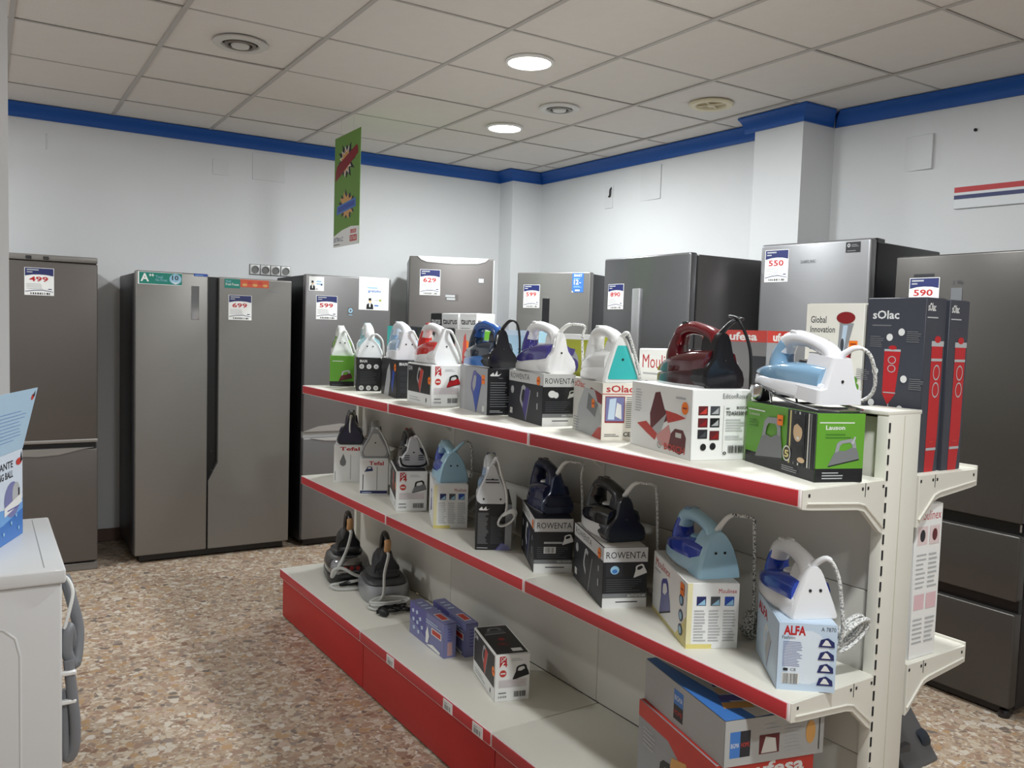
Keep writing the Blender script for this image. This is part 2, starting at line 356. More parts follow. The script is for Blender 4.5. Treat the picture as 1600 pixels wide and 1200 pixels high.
def vent(x, y, label, ringc, inner, r, fan=False):
    t = thing('ceiling_vent', label, 'vent', (x, y, CEIL-.003), group='round ceiling vents')
    rm = mat(ringc, .5); im = mat(inner, .5)
    MB().lathe([(r, .002), (r+.004, -.006), (r*.96, -.014), (r*.72, -.012), (r*.66, .002)], 36).build('outer_ring', rm, t)
    MB().lathe([(r*.70, .0015), (r*.70, -.001), (.001, -.001)], 28).build('throat', mat((50, 46, 44), .8, name='vent_throat') if not fan else im, t)
    if not fan:
        MB().lathe([(r*.58, -.002), (r*.6, -.012), (r*.52, -.018), (r*.46, -.012), (r*.46, -.002)], 30).build('cone_ring', im, t)
        MB().lathe([(.001, -.022), (r*.32, -.02), (r*.36, -.012), (r*.3, -.002)], 28).build('centre_disc', rm, t)
    else:
        for k in range(4):
            a = k*PI/2+.4; MB().box(.01, -.004, -.009, r*.66, .004, -.002, mx=Matrix.Rotation(a, 4, 'Z')).build('spoke', rm, t)
        MB().lathe([(.001, -.016), (.02, -.014), (.024, -.004)], 16).build('centre_disc', rm, t)
vent(1.03, 4.064, 'dark-centred round air vent in the ceiling at left', (206, 203, 198), (120, 112, 106), .118)
vent(2.83, 4.064, 'white round air vent between the lamps and cream diffuser', (222, 222, 220), (140, 138, 136), .112)
vent(3.43, 3.464, 'cream round ceiling diffuser near the pillar', (226, 216, 186), (176, 160, 124), .118, True)
# ---------------------------------------------------------------- hanging banner
def star(P, x, y, rx, ry, k, n=11, seed=2):
    r = random.Random(seed); pts = []
    for i in range(2*n):
        q = (1 if i % 2 == 0 else .62)*r.uniform(.85, 1.1); a = 2*PI*i/(2*n); pts.append((x+rx*q*math.cos(a), y+ry*q*math.sin(a)))
    P.poly(pts, k)
t = thing('hanging_banner', 'narrow green promotional banner hanging from the ceiling on threads', 'banner', (1.93, 5.25, 1.965), -PI/2)
bw, bh = .43, .685
MB().box(0, -.001, 0, bw, .001, bh).build('sheet', mat((112, 154, 70), .6, name='banner_green'), t)
def banner_print(P):
    star(P, .48, .76, .34, .17, 'k', 12, 5); star(P, .46, .76, .27, .135, 'W', 11, 2); star(P, .46, .76, .23, .115, 'q', 11, 2)
    P.poly([(.05, .66), (.1, .74), (.86, .87), (.9, .80)], 'R'); P.poly([(.05, .60), (.06, .70), (.9, .86), (.92, .79)], 'R')
    star(P, .52, .36, .36, .14, 'K', 11, 8); star(P, .5, .36, .3, .125, 'q', 10, 4); P.poly([(.12, .29), (.14, .37), (.86, .41), (.86, .33)], 'u'); P.poly([(.16, .31), (.16, .36), (.82, .39), (.82, .345)], 'b')
    P.poly([(0, 0), (1, 0), (1, .155), (.7, .165), (.35, .145), (0, .1)], 'W')
    P.text('EXTRA LC', .03, .045, .4, .085, 'B', .02); P.lines(.03, .015, .36, .035, 1, 'g')
    P.rect(.68, .1, .9, .135, 'd'); P.rect(.66, .03, .93, .085, 'd'); P.text('LOS', .7, .105, .88, .13, 'W'); P.text('EXTRAS', .68, .04, .91, .075, 'W')
Pf = Print((0, -.001, 0), (1, 0, 0), (0, 0, 1), bw, bh); banner_print(Pf); Pf.build('printed_front', t)
for sx in (.1, .31):
    MB().tube([(sx, 0, bh-.003), (sx+.004, 0, CEIL-1.965)], .0008, 5).build('hanging_thread', CORDG, t)
# ---------------------------------------------------------------- wall sockets and striped sign
t = thing('socket_block', 'row of four white sockets on the back wall above the double fridge', 'socket', (1.62, YA, 1.81))
for k in range(4):
    MB().rbox(k*.073, -.012, 0, k*.073+.068, 0, .068, .004, 2).build('socket_frame', gl((226, 226, 224)), t)
    MB().lathe([(.026, 0), (.026, .006), (.022, .006), (.021, .001), (.001, .001)], 18).build('socket_cup', mat((120, 120, 118), .5), t, (k*.073+.034, -.012, .034), rot=(PI/2, 0, 0))
    MB().rbox(k*.073-.003, -.004, -.003, k*.073+.071, 0, .071, .003, 1).build('socket_rim', mat((90, 90, 92), .5), t)
aw = math.atan2(-5.9, .705)
t = thing('striped_sign', 'white wall sign with a red and a blue stripe at upper right', 'sign', (4.209, 2.50, 2.16), aw)
MB().rbox(0, -.012, 0, .8, -.001, .112, .002, 1).build('board', mat((222, 224, 226), .5), t)
Print((0, -.012, 0), (1, 0, 0), (0, 0, 1), .8, .112).rect(0, .72, 1, .96, 'r').rect(0, .42, 1, .6, 'B').build('stripes', t)
# ================================================================== FRIDGES
def price_tag(par, x, z, w, h, price, y=0., rz=0.):
    o = MB().box(0, -.0012, 0, w, 0, h).build('price_tag', ink('W'), par, (x, y, z), smooth=0, rot=(0, rz, 0))
    tag(o, 'white price card with navy header reading %s in red' % price)
    P = Print((0, -.0012, 0), (1, 0, 0), (0, 0, 1), w, h)
    P.poly([(.02, .70), (.25, .745), (.5, .76), (.75, .75), (.98, .71), (.98, .985), (.02, .985)], 'B'); P.lines(.08, .90, .62, .97, 1, 'l', .6); P.lines(.08, .82, .34, .88, 1, 'l', .6)
    P.text(price, .16, .50, .80, .68, 'r', .02)
    P.lines(.06, .24, .62, .46, 4, 'l', .25, 5); P.rect(.80, .22, .92, .25, 'B')
    P.poly([(.03, .12), (.3, .17), (.6, .19), (.97, .13), (.97, .145), (.6, .21), (.3, .19), (.03, .14)], 'B'); P.bars(.2, .035, .9, .10, 'k', 9)
    P.build('printed_face', o)
    return o
def door(par, x0, z0, x1, z1, m, r=.008, name='door', th=.055):
    return MB().rbox(x0, 0, z0, x1, th, z1, r, 3).build(name, m, par)
def sticker(par, x0, z0, x1, z1, base, fn=None, name='sticker', label=None):
    P = Print((x0, -.0006, z0), (1, 0, 0), (0, 0, 1), x1-x0, z1-z0); P.rect(0, 0, 1, 1, base)
    if fn: fn(P)
    o = P.build(name, par)
    if label: o['label'] = label
    return o
def fridge_root(label, loc, rz): return thing('fridge', label, 'fridge', (loc[0], loc[1], 0), rz)
def cabinet(f, w, h, d, m, z0=.03, inset=.0):
    MB().rbox(inset, .058, z0, w-inset, d, h, .006, 2).build('cabinet', m, f)
    for x in (.05, w-.05):
        for y in (.1, d-.06): MB().lathe([(.018, 0), (.018, .02), (.012, z0+.01)], 10).build('foot', CORDK, f, (x, y, 0))
DARKGAP = mat((12, 12, 14), .4, name='dark_gap')
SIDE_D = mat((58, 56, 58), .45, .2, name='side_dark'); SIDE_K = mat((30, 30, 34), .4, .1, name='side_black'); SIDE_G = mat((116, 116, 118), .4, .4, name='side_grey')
# 1: grey combi at the far left
f = fridge_root('dark taupe-grey fridge freezer priced 499 beside the left pillar', (-.04, 5.4), 0); S1 = steel((98, 92, 88), .42, .45)
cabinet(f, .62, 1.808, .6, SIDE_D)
MB().rbox(0, .002, 1.778, .62, .06, 1.812, .006, 2).build('control_strip', steel((128, 124, 120), .4, .4), f)
for x in (.275, .36): MB().rbox(x-.014, -.002, 1.785, x+.014, .004, 1.802, .002, 1).build('button', BLACK, f)
door(f, 0, .765, .62, 1.774, S1); door(f, 0, .055, .62, .715, S1)
MB().box(.01, .02, .705, .61, .06, .775).build('door_gap', DARKGAP, f)
TR = steel((150, 146, 142), .35, .5)
MB().rbox(.0, -.004, .752, .62, .03, .772, .004, 2).build('handle', TR, f)
MB().prism([(.10, .722), (.2, .688), (.31, .680), (.42, .686), (.53, .712), (.60, .722)], -.004, .02, 'y').build('handle', TR, f)
MB().rbox(0, .01, 0, .62, .06, .045, .004, 1).build('plinth', steel((120, 116, 112), .4, .4), f)
price_tag(f, .255, 1.585, .144, .152, '499')
# 2: side by side
f = fridge_root('wide silver side-by-side fridge priced 699 with green energy sticker', (.78, 5.4), 0); S2 = steel((130, 127, 123), .4, .6)
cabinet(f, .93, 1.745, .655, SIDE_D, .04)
MB().box(.40, .035, .05, .49, .058, 1.74).build('handle_channel', DARKGAP, f)
door(f, 0, .05, .412, 1.757, S2)
mb = MB(); mb.prism([(.42, .05), (.93, .05), (.93, 1.745), (.477, 1.745), (.477, .59), (.42, .478)], 0, .055, 'y')
o = mb.build('door', S2, f, smooth=0); bv = o.modifiers.new('bevel', 'BEVEL'); bv.width = .006; bv.segments = 2; bv.limit_method = 'ANGLE'
for z in (.66, .54): MB().lathe([(.004, 0), (.004, .003), (.001, .003)], 8).build('rivet', CHROME, f, (.445, .034, z), rot=(PI/2, 0, 0))
MB().box(.03, .03, .012, .9, .06, .045).build('plinth', DARKGAP, f)
sticker(f, .012, 1.678, .258, 1.752, 'W', lambda P: P.rect(.03, .04, 1, .96, 'T').text('A', .06, .22, .25, .86, 'W', .03).text('++', .25, .62, .36, .86, 'W', .03).text('Total', .40, .52, .56, .72, 'c').text('No Frost', .40, .28, .66, .48, 'c').ell(.85, .5, .14, .42, 'c').text('10', .77, .42, .92, .8, 'k', .02).poly([(.74, .4), (.85, .08), (.97, .4), (.85, .2)], 'W'), label='green energy class A++ sticker')
sticker(f, .327, 1.741, .405, 1.757, 'b', lambda P: P.lines(.1, .3, .9, .7, 1, 'c'))
MB().rbox(.312, -.002, 1.478, .358, .004, 1.68, .001, 1).build('display_panel', mat((150, 152, 154), .08, .9, name='mirror_strip'), f)
sticker(f, .508, 1.680, .602, 1.737, 'T', lambda P: P.text('Multi', .08, .62, .4, .85, 'c').text('Fresh Freeze', .08, .28, .92, .55, 'W'))
sticker(f, .604, 1.690, .782, 1.738, mat((206, 84, 52), .5), lambda P: [P.ell(.15+.18*i, .3+.3*(i % 2), .09, .18, 'd' if i % 2 else 'q') for i in range(5)], label='orange food photo sticker')
sticker(f, .78, 1.668, .85, 1.676, 'g')
price_tag(f, .533, 1.484, .142, .154, '699')
# 3: combi with white stickers
f = fridge_root('grey two-door fridge with white stickers priced 599, behind the shelf end', (1.79, 5.37), 0); S3 = steel((120, 118, 118), .4, .55)
cabinet(f, .60, 1.79, .62, SIDE_K)
door(f, 0, .765, .6, 1.795, S3); door(f, 0, .05, .6, .725, S3)
MB().box(.005, .02, .715, .595, .06, .775).build('door_gap', mat((190, 190, 190), .4, .3), f)
MB().prism([(.0, .768), (.1, .80), (.25, .815), (.4, .80), (.55, .768)], -.005, .02, 'y').build('handle', steel((178, 174, 170), .35, .5), f)
MB().prism([(.05, .722), (.15, .705), (.3, .698), (.45, .704), (.56, .722)], -.005, .02, 'y').build('handle', steel((200, 198, 196), .35, .5), f)
MB().box(.02, .03, .01, .58, .06, .05).build('plinth', DARKGAP, f)
price_tag(f, .073, 1.506, .144, .155, '599')
def gent(P, x, y, w, h):
    P.poly([(x, y), (x+w, y), (x+w*.95, y+h*.42), (x+w*.65, y+h*.56), (x+w*.35, y+h*.56), (x+.05*w, y+h*.42)], 'k').poly([(x+w*.42, y+h*.2), (x+w*.58, y+h*.2), (x+w*.62, y+h*.56), (x+w*.38, y+h*.56)], 'W')
    P.ell(x+w*.5, y+h*.74, w*.18, h*.18, 'a').poly([(x+w*.3, y+h*.78), (x+w*.7, y+h*.78), (x+w*.68, y+h), (x+w*.32, y+h)], 'k')
sticker(f, .023, 1.69, .124, 1.782, 'W', lambda P: (gent(P, .05, .04, .36, .66), P.lines(.5, .45, .92, .8, 2, 'c'), P.rect(.78, .38, .88, .5, 'B'), P.lines(.45, .1, .62, .2, 1, 'k')), label='small white sticker with a man in a black suit')
sticker(f, .367, 1.58, .582, 1.80, 'W', lambda P: (gent(P, .25, .02, .24, .34), P.lines(.28, .66, .74, .72, 1, 'c', .6), P.text('gratuito', .3, .52, .74, .62, 'u', .02), P.rect(.52, .30, .66, .31, 'g'), P.rect(.68, .27, .75, .33, 'E'), P.rect(.52, .12, .66, .16, 'u')), label='large white sticker with a man in a black suit')
sticker(f, .292, 1.538, .328, 1.592, S3, lambda P: (P.ring(.5, .6, .4, .3, 'c', .5), P.rect(.1, .02, .9, .1, 'c')), 'snowflake_mark')
# 4: tall freezer facing the camera in the corner
f = fridge_root('tall dark-grey fridge with silver curved top trim priced 629 in the corner', (2.537, 5.4), math.atan2(-.235, .543)); S4 = steel((104, 100, 98), .42, .5)
cabinet(f, .592, 1.96, .56, SIDE_G)
door(f, 0, .75, .592, 1.968, S4); door(f, 0, .05, .592, .73, S4)
MB().prism([(.053, 1.97), (.08, 1.945), (.12, 1.930), (.3, 1.922), (.48, 1.930), (.53, 1.945), (.558, 1.97)], -.004, .03, 'y').build('top_trim', steel((206, 206, 204), .3, .5), f)
MB().rbox(.588, -.002, .76, .596, .05, 1.96, .002, 1).build('edge_trim', steel((200, 200, 198), .35, .4), f)
price_tag(f, .075, 1.70, .142, .178, '629')
sticker(f, .256, 1.667, .346, 1.711, S4, lambda P: (P.lines(0, .55, 1, 1, 1, 'l', .8), P.lines(.1, .1, 1, .5, 1, 'l', .8)), 'brand_mark')
sticker(f, .487, 1.80, .523, 1.828, 'l', lambda P: P.ell(.4, .5, .3, .4, 'W'), 'round_mark')
# 5: angled fridge with blue sticker
f = fridge_root('grey fridge with black side and blue SMART 12 sticker priced 599', (3.2, 5.04), math.atan2(-.5, .26)); S5 = steel((126, 124, 122), .38, .55)
cabinet(f, .565, 1.868, .5, SIDE_K)
door(f, 0, .7, .565, 1.878, S5); door(f, 0, .05, .565, .68, S5)
price_tag(f, .055, 1.633, .128, .16, '599')
MB().rbox(.206, -.002, 1.40, .262, .004, 1.70, .002, 1).build('display_panel', gl((14, 14, 18), .1), f)
sticker(f, .243, 1.688, .252, 1.697, 'W', None, 'indicator')
sticker(f, .43, 1.742, .516, 1.873, 'u', lambda P: P.poly([(0, 0), (.14, 0), (0, .1)], 'W').text('SMART', .14, .80, .86, .93, 'W', .02).lines(.14, .68, .84, .76, 1, 'c').text('12', .16, .40, .56, .66, 'W', .03).lines(.6, .48, .85, .54, 1, 'W').lines(.14, .25, .86, .36, 2, 'c').rect(.28, .06, .68, .14, 'W'), label='blue sticker reading SMART 12')
# 6: wide steel fridge 890
f = fridge_root('wide polished steel fridge with vertical bar handle priced 890', (3.06, 3.886), math.atan2(-.705, -.004)); S6 = steel((118, 118, 120), .26, .8)
cabinet(f, .705, 1.892, .52, steel((96, 94, 94), .3, .6))
door(f, 0, .75, .705, 1.90, S6, .01, th=.05); door(f, 0, .05, .705, .73, S6, .01, th=.05)
MB().box(.01, .04, .05, .695, .062, 1.885).build('door_seal', DARKGAP, f)
price_tag(f, .046, 1.612, .138, .142, '890')
MB().rbox(.27, -.012, 1.30, .335, .002, 1.725, .004, 2).build('handle', steel((186, 186, 188), .25, .7), f)
# 7: fridge 550
f = fridge_root('silver fridge with near-black side priced 550 in front of the pillar', (3.42, 3.05), math.atan2(-.6, .06)); S7 = steel((140, 140, 142), .36, .6)
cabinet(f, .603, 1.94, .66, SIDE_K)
door(f, 0, .75, .603, 1.954, S7, .014); door(f, 0, .05, .603, .73, S7, .014)
MB().rbox(.56, .05, 1.93, .603, .12, 1.957, .004, 1).build('hinge_cover', BLACK, f)
price_tag(f, .03, 1.762, .138, .162, '550')
P = Print((.237, -.0006, 1.849), (1, 0, 0), (0, 0, 1), .082, .017); P.text('SAMSUNG', 0, 0, 1, 1, 'S', .01); P.build('brand_mark', f)
sticker(f, .476, 1.890, .55, 1.939, 'k', lambda P: P.ring(.2, .68, .1, .18, 'l', .5).lines(.38, .55, .9, .85, 2, 'g').lines(.1, .12, .9, .3, 1, 'g'), label='black warranty sticker')
# 8: three-section fridge at the right edge
f = fridge_root('dark steel fridge with two drawers priced 590 at the right edge', (3.42, 2.28), -PI/2); S8 = steel((84, 81, 78), .35, .6)
cabinet(f, .6, 1.84, .65, SIDE_K, .03)
door(f, 0, .785, .6, 1.85, S8); door(f, 0, .475, .6, .735, S8, name='drawer'); door(f, 0, .045, .6, .425, S8, name='drawer')
for z0, z1 in ((.725, .79), (.415, .48)):
    MB().box(.005, .03, z0, .597, .06, z1).build('drawer_gap', DARKGAP, f)
MB().lathe([(.004, 0), (.004, .03), (.001, .03)], 8).build('hinge_pin', CHROME, f, (.59, .02, .75))
MB().box(.01, .03, .012, .59, .06, .045).build('plinth', DARKGAP, f)
MB().lathe([(.022, 0), (.024, .012), (.018, .03)], 12).build('front_foot', BLACK, f, (.57, .03, 0))
price_tag(f, .07, 1.60, .136, .155, '590')
sticker(f, .088, 1.759, .180, 1.771, 'K', None, 'label_strip')
sticker(f, .258, 1.64, .305, 1.709, 'S', None, 'display_panel')
P = Print((.262, -.0006, 1.72), (1, 0, 0), (0, 0, 1), .045, .022); P.text('3', 0, .1, .2, .9, 'G').text('Win', .4, .1, 1, .9, 'G'); P.build('brand_mark', f)
# ================================================================== GONDOLA SHELVING
g = thing('gondola_shelf', 'long cream double-sided shop shelf with red price strips', 'shelf', gw(0, 0, 0), TH+PI/2)
# local axes of g: x = along (away), y = -t
def gbox(mb, s0, t0, z0, s1, t1, z1, r=0, m=0):
    if r: return mb.rbox(s0, -t1, z0, s1, -t0, z1, r, 2, m)
    return mb.box(s0, -t1, z0, s1, -t0, z1, m)
BL = mat((28, 28, 30), .7, name='slot_dark')
up_me = None
for k in range(4):
    s0 = (0., .985, 1.985, 2.97)[k]; mb = MB()
    gbox(mb, s0, .292 if k in (0, 3) else .330, .02, s0+.03, .42 if k in (0, 3) else .390, 1.315 if k in (0, 3) else 1.30, .003)
    o = mb.build('upright', CREAM, g)
    if k == 0:
        mb = MB(); gbox(mb, -.0008, .352, .02, .0004, .3545, 1.31); mb.build('groove', mat((196, 192, 176), .5), o, smooth=0)
        for q in range(30):
            z = 1.285-.0366*q
            mb = MB(); gbox(mb, -.0015, .2935, z-.011, .0002, .2985, z+.011); mb.build('slot', BL, o, smooth=0)
        mb = MB(); gbox(mb, 0, .29, 1.312, .12, .424, 1.322, .002); mb.build('top_cap', CREAM, o)
mb = MB(); gbox(mb, .12, .296, 1.305, 2.999, .418, 1.318, .002); mb.build('top_rail', CREAM, g)
for k in range(3):
    s0, s1 = k*.994+.014, (k+1)*.994+.0125
    for z0, z1 in ((.2505, .499), (.5002, .894), (.8952, 1.304)):
        for t0 in (.314, .392):
            mb = MB(); gbox(mb, s0, t0, z0, s1, t0+.014, z1, .0025); mb.build('back_panel', PANEL, g)
BR_F = [(.0, 0), (.29, 0), (.29, -.125), (.272, -.115), (.215, -.066), (.19, -.06), (.03, -.046), (.0, -.042)]
def bracket(par, s, t0, d, z, rear=False):
    pts = [(t0+(d-q[0] if rear else q[0])*1.0, q[1]) for q in BR_F]
    if rear: pts = [(t0+d*(1-q[0]/.29), q[1]) for q in BR_F]
    P = [(-a, b+z-.002) for a, b in pts]
    mb = MB(); mb.prism(P, s, s+.012, 'x'); o = mb.build('bracket', CREAM, par, smooth=0)
    bv = o.modifiers.new('bevel', 'BEVEL'); bv.width = .002; bv.segments = 2; bv.limit_method = 'ANGLE'
    edge = [(-(t0+(d*(1-q/.29) if rear else q)), zz+z) for q, zz in ((.012, -.032), (.19, -.047), (.215, -.053), (.285, -.108))]
    MB().tube([(s-.001, a, b) for a, b in edge], .003, 6).build('rib', CREAM, o)
    for q in (.02, .205, .225, .282):
        a = t0+(d*(1-q/.29) if rear else q); MB().box(s-.0006, -a-.003, z-.019, s+.001, -a+.003, z-.012).build('bracket_hole', BL, o, smooth=0)
    a = t0+(d*(1-.215/.29) if rear else .215); MB().box(s-.0006, -a-.001, z-.034, s+.001, -a+.001, z-.003).build('bracket_seam', BL, o, smooth=0)
    return o
LAB = mat((236, 226, 226), .5, name='price_rail')
for lv, z in (('t', ZT), ('m', ZM)):
    for k in range(3):
        s0, s1 = k*.995+.004, (k+1)*.995-.002
        mb = MB(); gbox(mb, s0, .001, z-.028, s1, .2935, z, .003); sh = mb.build('shelf_board', CREAM, g)
        mb = MB(); gbox(mb, s0-.002, -.004, z-.040, s1, .0012, z-.0005, .001); mb.build('price_rail', LAB, sh)
        mb = MB(); gbox(mb, s0+.003, -.0065, z-.037, s1-.008, -.0035, z-.003, .0008); mb.build('price_strip', RED, sh)
        bracket(sh, s0-.006, .0, .29, z)
        mb = MB(); gbox(mb, s0, .426, z-.028, s1, .684, z, .003); sh = mb.build('shelf_board', CREAM, g)
        mb = MB(); gbox(mb, s0-.004, .682, z-.036, s1, .688, z+.006, .001); mb.build('price_rail', CREAM, sh)
        bracket(sh, s0-.006, .426, .258, z, True)
for k in range(3):
    s0, s1 = k*.995+.002, (k+1)*.995-.002
    mb = MB(); gbox(mb, s0, -.102, ZB-.03, s1, .3142, ZB, .003); dk = mb.build('base_deck', CREAM, g)
    mb = MB(); gbox(mb, s0, -.106, ZB-.046, s1, -.1015, ZB-.001, .001); mb.build('price_rail', LAB, dk)
    mb = MB(); gbox(mb, s0+.002, -.1085, ZB-.042, s1-.006, -.1055, ZB-.004, .0008); mb.build('price_strip', RED, dk)
    mb = MB(); gbox(mb, s0, -.090, .008, s1, -.085, ZB-.03, .001); mb.build('kick_panel', REDK, g)
    mb = MB(); gbox(mb, s0, .40, ZB-.03, s1, .80, ZB, .003); dk = mb.build('base_deck', CREAM, g)
    mb = MB(); gbox(mb, s0, .786, .008, s1, .790, ZB-.03, .001); mb.build('kick_panel', REDK, g)
mb = MB(); gbox(mb, 2.984, -.08, .01, 2.99, .78, ZB-.03); mb.build('base_end', CREAM, g, smooth=0)
for s in (1.70, 1.26, 1.07):
    mb = MB(); gbox(mb, s-.03, -.1105, ZB-.042, s+.03, -.1085, ZB-.006); o = mb.build('price_label', ink('W'), g, smooth=0)
    Print(( s+.03, .1105, ZB-.042), (-1, 0, 0), (0, 0, 1), .06, .036).rect(.04, .05, .96, .3, 'd').rect(.04, .08, .96, .95, 'w').bars(.15, .15, .85, .6, 'k', 8).lines(.15, .7, .6, .85, 1, 'g').build('printed_face', o)

# ================================================================== CARTONS
DIM = {}
def carton(name, label, s, t, z, phi, w, l, h, base, near=None, left=None, top=None, world=None, group=None, basetop=None):
    """box with its near-left bottom corner at (s,t,z); phi turns it towards the back panel"""
    rz = TH-math.radians(phi); loc = gw(s, t, z)
    if world: loc, rz = world
    b = thing(name, label, 'box', loc, rz, group)
    MB().rbox(0, 0, 0, w, l, h, .0015, 1).build('carton', [ink(base) if isinstance(base, str) else base], b)
    # folded lid flap edges on the top
    MB().box(.004, .004, h-.0005, w-.004, l*.5-.0015, h+.0009).build('flap', ink(basetop or base) if isinstance(basetop or base, str) else base, b, smooth=0)
    MB().box(.004, l*.5+.0015, h-.0005, w-.004, l-.004, h+.0009).build('flap', ink(basetop or base) if isinstance(basetop or base, str) else base, b, smooth=0)
    for fn, nm, o, u, v, ww, hh in ((near, 'printed_end', (0, 0, 0), (1, 0, 0), (0, 0, 1), w, h), (left, 'printed_side', (0, l, 0), (0, -1, 0), (0, 0, 1), l, h), (top, 'printed_top', (0, 0, h+.0009), (1, 0, 0), (0, 1, 0), w, l)):
        if fn:
            P = Print(o, u, v, ww, hh); P.rect(.004, .004, .996, .996, base); fn(P); P.build(nm, b)
    DIM[b.name] = (w, l, h, loc, rz); return b
def dot(P, x, y, r=.05):   # orange price dot
    P.ell(x, y, r, r*P.w/P.h, 'o', 14); P.rect(x-r*.6, y-r*.12*P.w/P.h, x+r*.6, y+r*.12*P.w/P.h, 'R')
def sq(P, x, y, r=.05): P.rect(x-r, y-r*P.w/P.h, x+r, y+r*P.w/P.h, 'o'); P.rect(x-r*.6, y-.012, x+r*.6, y+.012, 'R')
# ---- top shelf
def t1n(P): P.rect(0, 0, 1, .16, 'k'); P.rect(0, .16, 1, 1, 'e'); P.lines(.1, .82, .7, .86, 1, 'w', .5); P.icon(.6, .36, .45, .3, 'm', 'l', 'k', .25); P.lines(.1, .04, .8, .1, 1, 'G')
C_T1 = carton('iron_box', 'small green and black iron box at the far end of the top shelf', 2.916, .111, ZT, 22, .12, .24, .151, 'e', t1n)
def braun(P, sm=False):
    P.text('BRAUN', .12, .86, .42, .94, 'w', .02)
    for i in range(3):
        for y in ((.74, .10) if not sm else ()): P.ell(.2+.3*i, y, .1, .1*P.w/P.h, 'w'); P.ell(.2+.3*i, y, .06, .06*P.w/P.h, 'l')
    P.lines(.14, .24, .86, .62, 8, 'G', .3)
def t3l(P): P.poly([(.2, 0), (.5, 0), (.62, .5), (.55, .9), (.4, .7)], 'l'); P.icon(.72, .45, .6, .42, 'b', 'B', 'k', 1.2); dot(P, .9, .8, .06)
C_T2 = carton('iron_box', 'black box with two rows of round pictures under the white and teal iron', 2.587, .114, ZT, 22, .112, .25, .157, 'k', lambda P: braun(P), lambda P: (P.icon(.5, .5, .55, .4, 'i', 'w', 'l', 1.), dot(P, .94, .85, .05)))
C_T3 = carton('iron_box', 'black box without round pictures under the ice-blue and white iron', 2.177, .122, ZT, 12, .10, .29, .164, 'k', lambda P: (P.text('BRAUN', .1, .86, .45, .94, 'w', .02), P.lines(.15, .15, .85, .75, 4, 'K', .8)), t3l)
def bv4(P, ic='r', bar=True):
    P.rect(.12, .84, .32, .97, 'r'); P.poly([(.12, .72), (.22, .84), (.12, .84)], 'r'); P.text('DI', .16, .88, .28, .95, 'w'); P.text('4', .22, .74, .34, .86, 'r', .03); P.poly([(.14, .84), (.30, .97), (.32, .97), (.32, .95), (.17, .84)], 'w')
    P.ell(.22, .60, .1, .1*P.w/P.h, 'd'); P.rect(.15, .585, .29, .615, 'w'); P.icon(.70, .62, .38, .26, ic, 'k', 'k', .25); P.lines(.45, .86, .8, .93, 2, 'l', .3)
    P.rect(.1, .30, .9, .46, mat((218, 208, 210), .5)); P.lines(.12, .31, .88, .45, 5, 'l', .2); P.lines(.1, .17, .4, .23, 1, 'g', .4); P.bars(.55, .08, .9, .2, 'k', 14); P.bars(.1, .08, .35, .12, 'g', 5)
def bv4l(P): P.rect(.02, .28, .97, .97, 'k'); P.rect(.05, .8, .22, .94, 'G'); P.text('DI4', .06, .82, .2, .92, 'w'); P.icon(.52, .62, .6, .36, 'd', 'l', 'l', 1.2); dot(P, .93, .62, .06); P.lines(.1, .08, .6, .2, 2, 'l', .3); P.rect(.8, .08, .83, .18, 'k')
C_T4 = carton('iron_box', 'white box with red square logo under the red and white iron', 1.806, .091, ZT, 6, .126, .26, .162, 'W', bv4, bv4l)
def jata(P): 
    P.poly([(.08, .86), (.2, .92), (.24, .86), (.34, .96), (.36, .86), (.5, .9), (.4, .84), (.1, .84)], 'w'); P.lines(.4, .79, .6, .82, 1, 'g'); P.lines(.1, .18, .85, .74, 11, 'g', .3, 4); P.lines(.1, .06, .6, .12, 2, 'l', .4); P.ring(.86, .08, .05, .03, 'l', .6)
def jatal(P): P.poly([(0, 0), (.2, 0), (.3, 1), (0, 1)], 'l'); P.rect(.2, 0, 1, 1, mat((170, 172, 176), .5)); P.icon(.58, .50, .85, .6, 'b', 'P', 'B', 1.15); P.rect(.84, .06, .92, .18, 'w'); sq(P, .86, .75, .055)
C_T5 = carton('iron_box', 'grey and black box with a blue iron picture under the blue iron', 1.462, .135, ZT, 11, .105, .30, .168, 'k', jata, jatal)
def rowe(P, foot='ACCESSIM', pic='w', ext=None):
    P.rect(0, .76, 1, 1, mat((206, 206, 206), .5)); P.text('ROWENTA', .06, .82, .96, .93, 'k', .0); P.rect(0, .24, 1, .76, 'k'); P.rect(0, .165, 1, .24, 'g'); P.rect(0, 0, 1, .165, 'w'); P.lines(.3, .09, .97, .13, 1, 'G', .5)
    P.lines(.08, .28, .92, .50, 6, 'G', .35, 6)
def rowel(P, body, hand): P.rect(0, .78, 1, 1, mat((206, 206, 206), .5)); P.text('ROWENTA', .05, .84, .62, .95, 'k'); P.icon(.48, .40, .66, .46, body, hand, 'l', 1.25); P.ell(.12, .6, .05, .08, 'l'); P.rect(.06, .1, .14, .22, 'f'); P.rect(.85, .55, .88, .64, 'l'); P.rect(.85, .3, .88, .42, 'l'); dot(P, .88, .86, .05)
def rowA(P): rowe(P); P.ell(.28, .62, .12, .07, 'w'); P.ell(.4, .6, .08, .06, 'w'); P.icon(.86, .62, .18, .13, 'w', 'w', 'l', .3); P.text('EFFECTIVE', .6, .185, .92, .22, 'w')
C_T6 = carton('iron_box', 'grey and black box on the top shelf under the white and purple iron', 1.114, .13, ZT, 12, .117, .30, .169, 'K', rowA, lambda P: rowel(P, 'v', 'l'), basetop='f')
